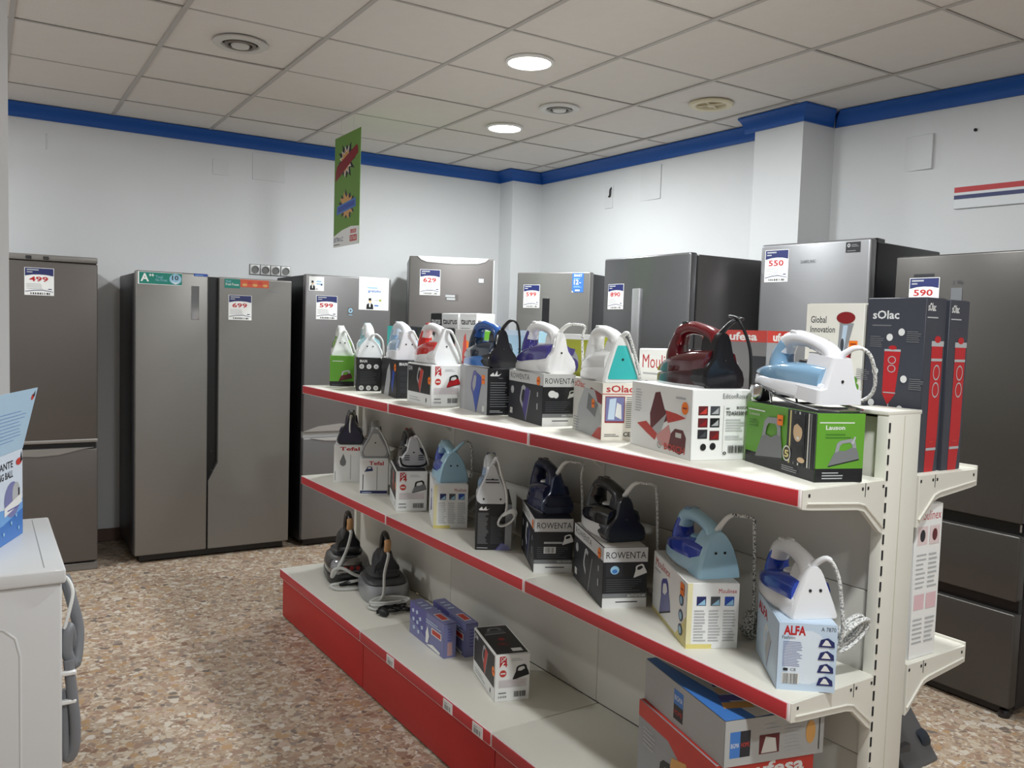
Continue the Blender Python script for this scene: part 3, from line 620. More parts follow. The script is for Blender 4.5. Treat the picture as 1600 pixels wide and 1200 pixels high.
def sol(P):
    P.rect(0, 0, 1, 1, mat((236, 230, 218), .5)); P.text('sOlac', .1, .84, .86, .965, 'r', .02); P.rect(0, .80, 1, .815, 'd'); P.rect(.08, .30, .62, .77, 'R'); P.rect(.1, .33, .6, .755, 'p'); P.poly([(.16, .36), (.34, .36), (.38, .74), (.2, .72)], 'i'); P.poly([(.36, .42), (.54, .36), (.52, .62), (.4, .66)], 'w')
    P.lines(.66, .22, .96, .78, 16, 'g', .4, 7); P.text('CE', .6, .06, .8, .14, 'k', .02); P.lines(.08, .06, .5, .12, 2, 'G', .35)
def soll(P): P.rect(0, 0, 1, 1, 'f'); P.text('sOlac', .04, .84, .4, .96, 'd', .02); P.poly([(.5, .72), (1, .62), (1, .8), (.62, .88)], 'R'); P.poly([(.12, 0), (.9, 0), (1, .4), (.75, .85), (.4, .85), (.2, .5)], 'l'); P.poly([(.5, .48), (.8, .36), (.88, .6), (.55, .78)], 'g'); P.poly([(.7, 0), (1, 0), (1, .22), (.9, .2)], 'd'); P.lines(.05, .05, .25, .3, 5, 'g', .3); sq(P, .72, .60, .045)
C_T7 = carton('iron_box', 'cream box with big red lettering under the teal-heeled iron', .777, .1, ZT, 21, .112, .285, .165, mat((230, 226, 216), .5), sol, soll)
def bosn(P):
    for i, (x, y, c) in enumerate(((.1, .64, 'm'), (.3, .64, 'G'), (.1, .47, 'm'), (.3, .47, 'k'), (.1, .31, 'K'), (.3, .29, 'm'), (.14, .16, 'k'), (.3, .17, 'k'))):
        if i < 6: P.rect(x, y, x+.16, y+.13, c); P.poly([(x+.02, y+.02), (x+.14, y+.02), (x+.14, y+.11), (x+.08, y+.06)], ('d', 'l', 'R', 'l', 'G', 'R')[i])
        else: P.ell(x+.06, y+.03, .05, .05, c)
    P.text('EditionRosso', .5, .88, .92, .95, 'g'); P.rect(.52, .12, .53, .78, 'f'); P.lines(.56, .73, .64, .77, 1, 'g'); P.text('BOSCH', .74, .73, .92, .77, 'k', .02); P.text('TDA503001P', .56, .64, .94, .70, 'k', .02)
    P.lines(.56, .42, .9, .61, 5, 'l', .3); P.lines(.56, .3, .88, .37, 2, 'l', .3); P.bars(.62, .1, .9, .21, 'k', 16); P.ring(.56, .1, .03, .022, 'k', .5)
def bosl(P):
    P.poly([(.42, .88), (.5, .9), (.58, .66), (.68, .52), (.5, .4), (.36, .3), (.34, .55)], 'm'); P.poly([(.36, .3), (.62, .60), (.52, .25), (.42, .2)], 'l'); P.poly([(.6, .64), (.78, .62), (.92, .58), (.74, .50), (.64, .46)], 'd'); P.poly([(.12, .36), (.28, .42), (.48, .26), (.44, .16), (.3, .24)], 'd'); P.poly([(.46, .24), (.66, .44), (.7, .3), (.66, .12), (.52, .1)], mat((214, 150, 146), .5))
    P.poly([(.66, .1), (.7, .32), (.76, .4), (.88, .4), (.93, .3), (.92, .1), (.84, .04)], 'm'); P.rect(.77, .28, .86, .35, 'f'); P.lines(.08, .55, .2, .92, 9, 'l', .3); P.ring(.52, .115, .035, .06, 'l', .7); P.text('BOSCH', .60, .06, .92, .16, 'd', .02); dot(P, .9, .72, .05); P.lines(.76, .84, .96, .9, 1, 'l')
C_T8 = carton('iron_box', 'large white box with model number under the dark red iron', .378, .057, ZT, 14, .172, .32, .177, 'W', bosn, bosl)
def lau(P): P.rect(0, 0, 1, .20, 'k'); P.rect(0, .2, 1, 1, 'e'); P.rect(.05, .86, .78, .875, 'w'); P.text('Lauson', .18, .765, .58, .83, 'w', .02); P.lines(.18, .64, .74, .73, 2, mat((66, 122, 34), .5), .45); P.icon(.54, .44, .52, .34, 'g', 's', 'k', .2); P.poly([(.72, .56), (.78, .56), (.82, .66), (.79, .67)], 'l'); P.lines(.14, .05, .6, .17, 3, 'l', .4)
def laul(P):
    P.rect(0, 0, 1, .2, 'k'); P.rect(0, .2, .62, 1, 'e'); P.rect(.62, .2, 1, 1, 'G'); P.rect(.62, 0, 1, .2, 'K')
    for i, c in enumerate('kyKgkwKGkfgk'): P.rect(.62+.031*i, .18, .62+.031*i+.018, .98, c)
    P.rect(.69, .22, .86, .94, 'K'); P.ell(.77, .68, .06, .15, 'a'); P.poly([(.70, .68), (.72, .86), (.8, .88), (.86, .8), (.84, .64), (.82, .74), (.76, .8), (.72, .76)], 'k'); P.ell(.775, .585, .02, .022, 'w'); P.poly([(.70, .25), (.85, .25), (.84, .5), (.77, .46), (.71, .52)], 'k'); P.ell(.83, .27, .05, .04, 'a')
    P.icon(.36, .48, .8, .66, 'g', 's', 'K', .1); P.rect(.04, .88, .3, .9, 'w'); P.text('Lauson', .06, .80, .22, .85, 'f'); P.lines(.06, .62, .2, .76, 3, mat((66, 122, 34), .5), .4)
    P.ell(.64, .32, .055, .12, 'w'); P.ell(.64, .32, .045, .1, mat((70, 60, 30), .5)); P.text('5', .61, .26, .67, .37, 'y', .03); P.lines(.58, .06, .8, .15, 3, 'l', .35); sq(P, .53, .80, .04)
C_T9 = carton('iron_box', 'bright green and black box at the near end of the top shelf', .041, .092, ZT, 20, .118, .30, .151, 'e', lau, laul, basetop='K')
# ---- middle shelf
def tef1(P): P.text('Tefal', .2, .86, .88, .96, 'r', .03); P.poly([(.32, .78), (.42, .56), (.40, .47), (.32, .43), (.22, .47), (.2, .56)], 'g'); P.rect(.56, .08, .585, .75, 'l'); P.rect(.04, .04, .06, .3, 'g')
C_M1 = carton('iron_box', 'white box with a grey drop picture, farthest on the middle shelf', 2.754, .076, ZM, 26, .14, .24, .179, 'W', tef1)
def tef2(P): P.text('Tefal', .32, .84, .84, .95, 'r', .03); P.icon(.3, .73, .24, .14, 'B', 'B', 'i', .1); P.rect(.1, .14, .13, .58, 'G'); P.rect(.6, .14, .62, .8, 'g'); P.rect(.02, .04, .98, .12, 'B'); P.lines(.08, .06, .55, .1, 1, 'i')
C_M2 = carton('iron_box', 'white box with a navy bottom stripe under the grey iron', 2.413, .064, ZM, 26, .126, .27, .161, 'W', tef2)
C_M3 = carton('iron_box', 'white box with black side under the white iron with black stripes', 2.032, .06, ZM, 21, .129, .30, .167, 'W', lambda P: bv4(P, 'g'), bv4l, basetop='K')
def mou(P):
    P.rect(0, 0, .1, 1, mat((232, 224, 178), .5)); P.rect(0, 0, .5, .07, mat((226, 212, 130), .5)); P.text('Moulinex', .6, .85, .95, .92, 'r')
    for i, c in enumerate('BGb'): P.rect(.18+.27*i, .66, .36+.27*i, .80, c); P.poly([(.2+.27*i, .67), (.35+.27*i, .67), (.34+.27*i, .76)], 'c')
    for i in range(3): P.lines(.14+.28*i, .12, .38+.28*i, .62, 11, 'l', .35, 3+i)
def moul(P): P.rect(0, 0, 1, .05, 'y'); P.poly([(.7, 0), (1, 0), (1, .5)], 'y'); P.text('Moulinex', .08, .8, .52, .93, 'r'); P.icon(.36, .42, .66, .55, 'p', 'P', 'K', .35); P.lines(.06, .72, .3, .77, 1, 'l'); [P.ell(.86, y, .055, .09, 'n') for y in (.66, .42, .2)]; [P.ell(.86, y, .035, .06, 'c') for y in (.66, .42, .2)]; sq(P, .88, .84, .05)
C_M4 = carton('iron_box', 'white and yellow box under the smaller light-blue iron', 1.703, .059, ZM, 25, .131, .29, .167, 'W', mou, lambda P: P.icon(.5, .5, .6, .5, 'p', 'P', 'K', .3))
def jata2(P): P.poly([(.08, .88), (.16, .94), (.2, .88), (.28, .95), (.3, .88), (.38, .9), (.3, .86), (.1, .86)], 'w'); P.lines(.06, .14, .36, .82, 26, 'g', .4, 2); P.lines(.42, .14, .78, .74, 22, 'G', .4, 5); P.lines(.05, .04, .45, .07, 1, 'l', .5); P.poly([(.55, .0), (.98, .0), (.95, .12), (.72, .16)], 'P'); P.rect(.82, .02, 1, 1, mat((150, 152, 156), .5)); P.poly([(.6, 0), (.98, 0), (.92, .11), (.72, .14)], 'p')
C_M5 = carton('iron_box', 'narrow black box with fine white text under the tall white iron', 1.361, .04, ZM, 31, .125, .28, .162, 'k', jata2)
def rowB(P): rowe(P); P.icon(.84, .62, .22, .16, 'w', 'w', 'l', .3); P.rect(.25, .36, .56, .48, 'w'); P.bars(.27, .37, .54, .47, 'k', 10); P.lines(.25, .54, .9, .59, 1, 'l', .7); P.text('PRO MASTER', .6, .19, .98, .225, 'w')
C_M6 = carton('iron_box', 'grey and black box under the navy iron on the middle shelf', 1.040, .063, ZM, 27, .124, .30, .173, 'K', rowB, lambda P: rowel(P, 'n', 'w'), basetop='K')
def rowC(P): rowe(P); P.rect(.06, .52, .44, .74, 'K'); P.ell(.26, .63, .1, .07, 'c'); P.ell(.26, .61, .06, .035, 'u'); P.icon(.80, .62, .24, .18, 'w', 'w', 'l', .35); P.text('AUTOSTEAM', .56, .185, .96, .225, 'w', .01)
C_M7 = carton('iron_box', 'grey and black box under the black and white iron', .666, .034, ZM, 23, .129, .31, .171, 'K', rowC, lambda P: rowel(P, 'k', 'l'), basetop='f')
C_M8 = carton('iron_box', 'white and yellow box under the larger light-blue iron', .333, .023, ZM, 28, .131, .31, .163, 'W', mou, moul, basetop='f')
def alfa(P):
    P.rect(0, 0, 1, 1, 'i'); P.ell(.5, .5, .4, .4, mat((222, 232, 242), .5)); P.text('ALFA', .08, .82, .46, .96, 'r', .04); P.text('A 7870', .72, .90, .97, .96, 'K'); P.text('Fashion', .06, .76, .28, .81, 'G'); P.lines(.08, .36, .42, .74, 16, 'p', .35, 5); P.rect(.08, .10, .38, .26, 'w'); P.bars(.1, .1, .36, .25, 'k', 14); P.text('CE', .22, .29, .32, .33, 'K'); P.rect(.1, .29, .18, .33, 'K')
    for i in range(4): y = .10+.19*i; P.poly([(.68, y), (.96, y), (.95, y+.08), (.84, y+.14), (.72, y+.11)], 'B'); P.poly([(.74, y+.025), (.9, y+.025), (.84, y+.10), (.80, y+.11)], 'w')
C_M9 = carton('iron_box', 'pale blue box with red lettering and barcode at the near end', .063, .029, ZM, 39, .124, .23, .150, 'i', alfa, lambda P: (P.icon(.5, .4, .55, .45, 'l', 'w', 'P', 1.1), P.text('ALFA', .06, .74, .5, .9, 'r', .03)))
# ---- base shelf
def pur(P): P.rect(0, 0, 1, 1, 'p'); P.poly([(0, .5), (.5, .2), (.5, 1), (0, 1)], 'P'); [P.poly([(x, y), (x+.05, y+.04), (x+.04, y+.14), (x-.02, y+.1)], 'i') for x, y in ((.08, .7), (.2, .72), (.3, .58), (.1, .45), (.22, .42), (.36, .36), (.12, .2), (.26, .16))]; P.rect(.66, .46, .94, .66, 'w'); P.rect(.68, .49, .92, .63, 'd'); P.poly([(.5, .1), (.56, .1), (.6, .35), (.55, .62), (.5, .4)], 'W'); P.poly([(.52, .05), (.9, .02), (.92, .1), (.7, .16)], 'W'); P.lines(.5, .72, .95, .86, 2, 'i', .4)
def purt(P): P.rect(0, 0, 1, 1, 'p'); P.rect(.2, .12, .8, .38, 'w'); P.rect(.25, .14, .75, .36, 'd'); P.lines(.2, .6, .8, .95, 3, 'i', .3)
C_P1 = carton('steam_brush_box', 'slim purple box nearer the front edge of the base shelf', 1.57, .045, ZB, 3, .05, .31, .129, 'p', lambda P: (P.rect(.3, .06, .7, .45, mat((190, 150, 150), .5)), P.lines(.3, .5, .7, .9, 5, 'P', .4)), pur, purt)
C_P2 = carton('steam_brush_box', 'slim purple box standing behind the other purple box', 1.54, .122, ZB, 5, .05, .31, .126, 'p', lambda P: P.lines(.3, .3, .7, .9, 6, 'P', .4), pur, purt)
def b4t(P): P.rect(.04, .02, .96, .98, 'k'); P.icon(.42, .8, .3, .22, 'G', 'g', 'l', .1); P.ell(.5, .5, .1, .045, 'R'); P.rect(.55, .08, .85, .18, 'w'); P.lines(.3, .3, .6, .4, 2, 'R', .4)
C_B4 = carton('iron_box', 'white and black box with red square logo alone on the base shelf', 1.167, .014, ZB, 16, .12, .27, .157, 'W', lambda P: bv4(P, 'k'), bv4l, b4t)
def ufn(P): P.rect(0, .80, 1, 1, 'd'); P.text('ufesa', .4, .84, .9, .97, 'w', .03)
def ufl(P): P.rect(0, .84, 1, 1, 'd'); P.poly([(.42, .84), (1, .84), (1, .45)], 'd'); P.icon(.4, .42, .5, .42, 'G', 'k', 'l', .2); P.poly([(.46, .62), (.7, .66), (.66, .78), (.48, .72)], 'q'); P.text('ufesa', .68, .55, .98, .72, 'w', .03); P.lines(.08, .6, .26, .8, 5, 'l', .4)
C_UF = carton('appliance_box', 'red and grey box at the bottom of the near stack', .151, -.05, ZB, 14, .265, .36, .268, 's', ufn, ufl, basetop='d')
def bign(P): P.rect(0, 0, 1, 1, mat((176, 176, 174), .45)); P.rect(.05, .18, .15, .75, 'u'); P.rect(.15, .18, .25, .75, 'K'); P.text('BIGMA', .06, .4, .14, .5, 'w'); P.text('HOME', .16, .4, .24, .5, 'd'); P.rect(.34, .18, .54, .6, 'm'); P.poly([(.36, .2), (.52, .2), (.5, .5), (.4, .56)], 'f'); P.ell(.86, .52, .05, .26, 'q'); P.lines(.6, .15, .78, .8, 8, 'l', .3); P.lines(.4, .7, .55, .9, 2, 'l', .3); P.rect(.945, .1, .955, .9, 'G')
def bigl(P): P.rect(0, 0, 1, 1, mat((168, 168, 168), .45)); P.rect(.40, .15, .52, .5, 'K'); P.rect(.40, .5, .52, .85, 'u'); P.text('BIGMA', .41, .6, .51, .72, 'w'); P.text('HOME', .41, .27, .51, .39, 'd')
def bigt(P): P.rect(.0, 0, 1, 1, 'u'); P.poly([(.3, 0), (1, .05), (1, 1), (.1, 1)], 'f'); [P.poly([(.12+.05*i, .15+.1*i), (.4+.05*i, .12+.1*i), (.42+.04*i, .2+.1*i), (.16+.05*i, .23+.1*i)], c) for i, c in enumerate('qPaBqda')]; P.rect(.7, .02, .95, .1, 'm')
C_BG = carton('appliance_box', 'silver-grey box with blue top resting on the red box', .134, -.046, ZB+.27, 14.6, .267, .37, .106, 's', bign, bigl, bigt)
# ---- rear top shelf
carton('appliance_box', 'dark box with a teal picture behind the far irons', 2.68, .452, ZT, 0, .11, .30, .31, 'K', None, lambda P: (P.poly([(0, .5), (.36, .5), (.3, 1), (0, 1)], 't'), P.poly([(.2, .5), (.36, .5), (.34, .95), (.25, .8)], 'i'), P.ell(.42, .86, .05, .05, 'o')))
carton('appliance_box', 'black box with round pictures behind the red and white iron', 2.44, .452, ZT, 0, .10, .20, .308, 'k', None, lambda P: (P.text('BRAUN', .3, .92, .6, .97, 'w', .02), [P.ell(.3+.25*i, .84, .08, .055, 'w') for i in range(3)]))
for lab, s0, ln, bs in (('narrow black box among the taurus lettered boxes', 2.61, .11, 'k'), ('white lettered box between the black one and its white twin', 2.44, .165, 'W'), ('white lettered box, the right-hand of the white pair', 2.27, .155, 'W')):
    carton('appliance_box', lab.replace('taurus lettered', 'lettered'), s0, .57, ZT, 0, .10, ln, .38, bs, None, (lambda P, b=bs: (P.text('taurus', .08, .86, .92, .93, 'W' if b == 'k' else 'k', .02), P.ell(.5, .70, .25, .1, 'K' if b == 'W' else 'G'), P.lines(.1, .80, .8, .84, 1, 'l'))))
carton('appliance_box', 'clear-grey box with an orange mark behind the blue iron', 2.1, .452, ZT, 0, .09, .16, .305, mat((176, 172, 170), .5), None, lambda P: (P.ell(.62, .78, .18, .06, 'o'), P.poly([(.4, .5), (.7, .5), (.6, .95), (.5, .9)], 'd')))
carton('appliance_box', 'small lime-green box showing through the blue iron handle', 2.035, .455, ZT, 0, .09, .055, .300, 'e')
carton('appliance_box', 'light-blue box behind the blue iron cord', 1.60, .452, ZT, 0, .12, .24, .307, mat((164, 200, 224), .5), None, lambda P: (P.rect(0, .94, 1, 1, 'i'), P.ring(.12, .72, .07, .07, 'd', .5), P.ell(.3, .55, .2, .12, 'w'), P.lines(.4, .7, .9, .8, 2, 'u', .3)))
carton('appliance_box', 'lime box with purple appliance picture behind the teal-heeled iron', 1.24, .452, ZT, 0, .12, .27, .300, mat((156, 160, 38), .5), None, lambda P: (P.rect(0, .94, 1, 1, 'w'), P.ell(.42, .66, .2, .16, 's'), P.poly([(.3, .74), (.5, .74), (.54, .82), (.34, .84)], 'v'), P.ell(.5, .62, .12, .09, 'v'), P.ell(.8, .56, .06, .1, 'm')), basetop='w')
carton('appliance_box', 'white box with red script lettering beside the dark red iron', .80, .452, ZT, 0, .14, .215, .262, 'W', None, lambda P: (P.text('Moulinex', .08, .76, .92, .93, 'r'), P.lines(.1, .68, .6, .73, 1, 'l'), P.ell(.2, .55, .1, .05, 'k'), P.poly([(.5, .3), (.9, .3), (.9, .62), (.7, .58), (.55, .48)], 'd'), P.rect(.18, .36, .24, .5, 'm')))
def ufr(P): P.rect(0, 0, 1, 1, mat((120, 118, 120), .5)); P.rect(0, .90, 1, 1, 'd'); P.text('ufesa', .44, .912, .86, .985, 'w', .03); P.poly([(.2, .3), (.45, .3), (.6, .7), (.45, .86), (.3, .8)], 's'); P.rect(.78, .3, 1, .78, 'K')
carton('appliance_box', 'grey box with red lettered lid behind the dark red iron', .49, .456, ZT, 3, .115, .26, .330, 's', lambda P: (P.rect(0, .90, 1, 1, 'd'), P.text('ufesa', .2, .912, .86, .985, 'w', .04), P.rect(.2, .3, .9, .78, 'K'), P.poly([(.3, .35), (.8, .35), (.6, .7)], 'g')), ufr, basetop='d')
def glo(P0):
    P0.rect(0, 0, 1, 1, mat((240, 236, 226), .5)); P = Sub(P0, .31, .69); P.text('Global', .08, .82, .36, .885, 'K', .01); P.text('Innovation', .08, .73, .52, .79, 'K', .01); P.lines(.08, .53, .5, .69, 4, 'g', .25, 9)
    P.poly([(.58, .22), (.8, .22), (.82, .5), (.74, .62), (.56, .55)], 'r'); P.poly([(.58, .5), (.6, .82), (.84, .82), (.76, .62), (.68, .48)], 's'); P.poly([(.62, .5), (.66, .8), (.74, .8), (.68, .5)], 'i'); P.ell(.66, .62, .03, .06, 'G'); P.ell(.70, .87, .16, .055, 'R'); P.poly([(.76, .24), (.84, .62), (.82, .66), (.74, .3)], 'm')
    for x, y in ((.84, .34), (.9, .30), (.86, .24), (.93, .24)): P.ell(x, y, .05, .035, 'e')
    P.rect(.78, .60, .92, .66, 'o'); P.rect(.8, .625, .9, .635, 'R')
carton('appliance_box', 'cream box picturing a red hand blender and green grapes beside the charcoal boxes', .185, .452, ZT, 0, .11, .172, .405, mat((236, 232, 222), .5), None, glo)
def slb(P):
    P.text('sOlac', .08, .925, .46, .972, 'w', .02); P.rect(.06, .885, .6, .892, 'l'); P.lines(.06, .80, .58, .875, 7, 'G', .4)
    P.poly([(.34, .0), (.78, .0), (.9, .2), (.92, .73), (.36, .73), (.36, .3)], 'r'); P.rect(.34, .725, .96, .755, 'l'); P.ell(.64, .765, .16, .02, 'r'); P.rect(.36, .64, .92, .655, 'l'); P.ring(.66, .575, .17, .045, 'l', .82); P.ring(.66, .475, .17, .045, 'l', .82); P.rect(.36, .125, .86, .14, 'l'); P.lines(.5, .17, .8, .19, 1, 'd')
def sll(P0):
    P = Sub(P0, .36, .63)
    P.text('sOlac', .1, .82, .56, .90, 'w', .02); P.lines(.1, .755, .55, .78, 1, 'g', .4); P.poly([(.34, .12), (.44, .02), (.56, .12), (.62, .52), (.34, .52)], 'r'); P.rect(.34, .52, .62, .54, 'l'); P.ell(.48, .555, .07, .02, 'r'); P.rect(.445, -.15, .465, .03, 'l')
    P.ring(.48, .44, .07, .036, 'l', .8); P.ring(.48, .36, .07, .036, 'l', .8); P.rect(.36, .13, .57, .14, 'l')
    for x, y, sgn in ((.42, .64, -1), (.62, .69, 1), (.2, .32, -1), (.7, .26, 1), (.16, .02, -1), (.66, -.02, 1)): P.ell(x, y+.01, .055, .034, 'w'); P.lines(x+(.09 if sgn > 0 else -.34), y-.08, x+(.34 if sgn > 0 else -.09), y+.03, 6, 'g', .35)
C_S1 = carton('blender_box', 'tall charcoal box with red blender picture, the left one', .02, .448, ZT, 1, .082, .155, .418, mat((60, 62, 72), .5), slb, sll)
C_S2 = carton('blender_box', 'tall charcoal box with red blender picture, the right one', .014, .540, ZT, 1, .082, .155, .416, mat((60, 62, 72), .5), slb)
def tall(P): P.text('Moulinex', .08, .90, .95, .96, 'r'); [(P.rect(.08+.46*i, .74, .46+.46*i, .86, mat((226, 206, 206), .5)), P.ell(.27+.46*i, .80, .1, .04, 'K' if i == 0 else 'm'), P.lines(.08+.46*i, .46, .46+.46*i, .70, 8, 'l', .35, i+2), P.rect(.08+.46*i, .32, .46+.46*i, .42, mat((226, 190, 196), .5)), P.lines(.08+.46*i, .1, .46+.46*i, .28, 6, 'l', .35, i+5)) for i in range(2)]
carton('appliance_box', 'tall white box with pink pictures on the rear middle shelf', .012, .448, ZM, 2, .105, .14, .378, 'W', tall)
# ================================================================== IRONS
HEEL = dict(
    tri=[(0, .97), (.05, 1), (.3, .82), (.6, .58), (.85, .38), (.95, .26), (1, .14)],
    bell=[(0, .80), (.04, .95), (.16, 1.), (.3, .93), (.42, .72), (.54, .5), (.7, .4), (.86, .33), (.95, .24), (1, .12)],
    dome=[(0, 1), (.12, .98), (.35, .89), (.58, .74), (.76, .56), (.9, .36), (.97, .2), (1, .08)],
    drop=[(0, .78), (.05, .95), (.18, 1.), (.36, .86), (.56, .6), (.76, .36), (.92, .2), (1, .08)],
    trap=[(0, 1), (.3, .98), (.34, .72), (.6, .58), (.9, .44), (1, .4)],
    low=[(0, .98), (.1, 1), (.35, .92), (.6, .72), (.8, .45), (.93, .28), (1, .16)])
def iron(label, box, e, L, W, H, heel='bell', hc=(232, 232, 230), skirt=(232, 232, 230), tank=(60, 60, 120), handle=None, panel=None, heelh=.84, delta=0., cord=None, cordm=None, dx=0., holes=1, sole=None, zoff=0., dial=(225, 225, 225), button=None, thick=.05, rest=True, pitch=0., gloss=.22, spout=None, xtra=None):
    w, l, h, loc, rz = DIM[box.name]
    c, s_ = math.cos(rz), math.sin(rz); ox, oy = w/2+dx, e
    pos = (loc[0]+c*ox-s_*oy, loc[1]+s_*ox+c*oy, loc[2]+h+.0012+zoff)
    t = thing('steam_iron', label, 'iron', pos, 0, 'irons on display', (0, -math.radians(pitch), rz+PI/2+math.radians(delta)))
    hm, sm, tm, am = gl(hc, gloss), gl(skirt, gloss), mat(tank, .12, coat=.5, name='tank_%s' % (tank,)), gl(handle or hc, gloss)
    def hw(u): return W/2*(.92+.08*math.sin(min(u, .3)/.3*PI/2)) if u < .3 else W/2*max(.0, 1-((u-.3)/.7)**1.8)**.72
    us = [0, .08, .18, .3, .42, .54, .66, .76, .85, .92, .97, .995]
    # soleplate
    ol = [(u*L, hw(u)*.97) for u in us]; pl = [(x, -y) for x, y in ol]+[(x, y) for x, y in reversed(ol)]
    MB().prism(pl, 0, .007).build('soleplate', sole or STEEL_S, t)
    def shell(u0, u1, k, z0, z1a, z1b, pw=1.3):
        rings = []
        for i in range(13):
            u = u0+(u1-u0)*i/12; y = max(hw(u)*k, .0008); q = (u-u0)/(u1-u0); zt = z1a+(z1b-z1a)*q**pw
            rings.append([(u*L, -y, z0), (u*L, -y*.99, z0+(zt-z0)*.55), (u*L, -y*.86, z0+(zt-z0)*.85), (u*L, -y*.5, zt), (u*L, y*.5, zt), (u*L, y*.86, z0+(zt-z0)*.85), (u*L, y*.99, z0+(zt-z0)*.55), (u*L, y, z0)])
        return MB().loft(rings)
    shell(.0, .992, .985, .005, .36*H, .15*H, 1.7).build('skirt', sm, t, smooth=50)
    tk = shell(.04, .96, .90, .2*H, .60*H, .25*H, 2.4)
    col = cat([(.62*L, .2*H), (.68*L, .42*H), (.675*L, .64*H), (.62*L, .86*H)], 4)
    tk.ptube([(p.x, p.z) for p in col], [.33*W*(1-.38*i/(len(col)-1)) for i in range(len(col))], [.105*L*(1-.5*i/(len(col)-1)) for i in range(len(col))], 12)
    tk.build('water_tank', tm, t, smooth=50)
    hp = cat([(.10*L, .5*H), (.085*L, .70*H), (.15*L, .84*H), (.32*L, .93*H), (.48*L, .955*H), (.61*L, .89*H), (.66*L, .70*H)], 5); n = len(hp)
    MB().ptube([(p.x, p.z) for p in hp], [.0195+.006*abs(2*i/(n-1)-1) for i in range(n)], [.0165+.004*abs(2*i/(n-1)-1) for i in range(n)], 12).build('handle', am, t, smooth=60)
    # heel
    sil = HEEL[heel]; Hh = H*heelh
    def ring(x, k, lean=.10):
        pts = [(x+lean*z*Hh, -y*W/2*1.03*k, z*Hh*(.97+.03*k)) for z, y in sil]; return pts+[(p[0], -p[1], p[2]) for p in reversed(pts)]
    MB().loft([ring(-.014, .90), ring(-.009, .98), ring(-.002, 1.), ring(thick, .95)]).build('heel', hm, t, smooth=35)
    if panel:
        k = .8; pts = [(-.0155+.10*z*Hh, -y*W/2*.80, (.07+z*.80)*Hh) for z, y in sil]; pts2 = pts+[(p[0], -p[1], p[2]) for p in reversed(pts)]
        MB().loft([pts2, [(p[0]+.004, p[1], p[2]) for p in pts2]]).build('heel_panel', gl(panel, .3), t, smooth=30)
    hz = {1: [(0, .5)], 2: [(-.22, .55), (.22, .55)], 3: [(0, .62), (-.55, .12), (.55, .12)], 0: []}[holes]
    for y, z in hz:
        MB().lathe([(.0035, 0), (.0035, .0015), (.0005, .0015)], 10).build('screw_hole', BL, t, (-.0142+.10*z*Hh-(.002 if panel else 0), y*W/2, z*Hh), rot=(0, -PI/2+.1, 0))
    MB().lathe([(.022, -.006), (.024, .002), (.021, .006), (.001, .007)], 18).build('dial', gl(dial, .3), t, (.36*L, 0, .565*H))
    bm = gl(button or hc, .3)
    for y in (-.009, .009): MB().rbox(-.012, y-.007, -.003, .012, y+.007, .01, .003, 2).build('button', bm, t, (.53*L, 0, .965*H+.006))
    MB().lathe([(.006, 0), (.006, .012), (.003, .014)], 10).build('spray_nozzle', bm, t, (.695*L, 0, .62*H), rot=(0, PI/2, 0))
    if cord:
        cm = cordm or BRW; a = (.012+.1*Hh*.8, 0, Hh*.93); P = cat([a]+cord, 7)
        nn = 9; MB().tube(P[:nn+1], [.0085-.003*i/nn for i in range(nn+1)], 9).build('cord_sleeve', gl(hc if not xtra else xtra, .4), t, smooth=60)
        MB().tube(P[nn-1:], .0043, 7).build('cord', cm, t, smooth=60)
    return t
def drop_cord(H, hb, side=-1, out=.10, back=-.03): # loops out sideways and falls beside the box
    return [(-.01, side*.018, H*1.0), (back, side*.045, H*1.03), (back, side*.075, H*.98), (back+.005, side*out, H*.75), (back+.01, side*(out+.008), H*.3), (back+.01, side*(out+.012), -hb*.5), (back+.02, side*(out+.012), -hb+.006), (back+.07, side*(out+.016), -hb+.005)]
def side_cord(H, side=-1, W=.11): # lies down along the heel edge
    return [(-.018, side*.012, H*.82), (-.022, side*W*.28, H*.62), (-.024, side*W*.45, H*.36), (-.016, side*W*.56, H*.1), (.03, side*W*.58, .006), (.10, side*W*.56, .005)]
I_T1 = iron('white and green iron farthest along the top shelf', C_T1, 0.04, 0.24, 0.108, 0.14, 'tri', (226, 228, 224), (226, 228, 224), (120, 160, 70), cord=side_cord(.15), cordm=CORDW, holes=2, dx=0.0, delta=4)
I_T2 = iron('white iron with teal cap and grey cord on the black box', C_T2, 0.04, 0.25, 0.122, 0.152, 'low', (226, 228, 228), (226, 228, 228), (150, 190, 196), panel=None, heelh=.62, cord=[(-.02, -.01, .105), (-.03, -.03, .108), (-.03, -.055, .08), (-.02, -.062, .03), (.0, -.064, .006), (.05, -.064, .005)], cordm=CORDW, holes=2, button=(140, 190, 196), dx=0.004, delta=4)
I_T3 = iron('white iron with ice-blue tank and raised loop handle, third along the top', C_T3, 0.05, 0.26, 0.128, 0.155, 'trap', (224, 226, 230), (224, 226, 230), (164, 190, 214), heelh=.78, cord=side_cord(.15), cordm=CORDW, holes=2, dx=0.012, delta=4)
I_T4 = iron('red and white iron with a large white heel', C_T4, 0.05, 0.26, 0.12, 0.154, 'drop', (230, 230, 230), (226, 226, 226), (200, 44, 36), (226, 226, 226), heelh=.93, cord=side_cord(.16), cordm=CORDW, button=(200, 60, 50), dx=0.016, delta=6)
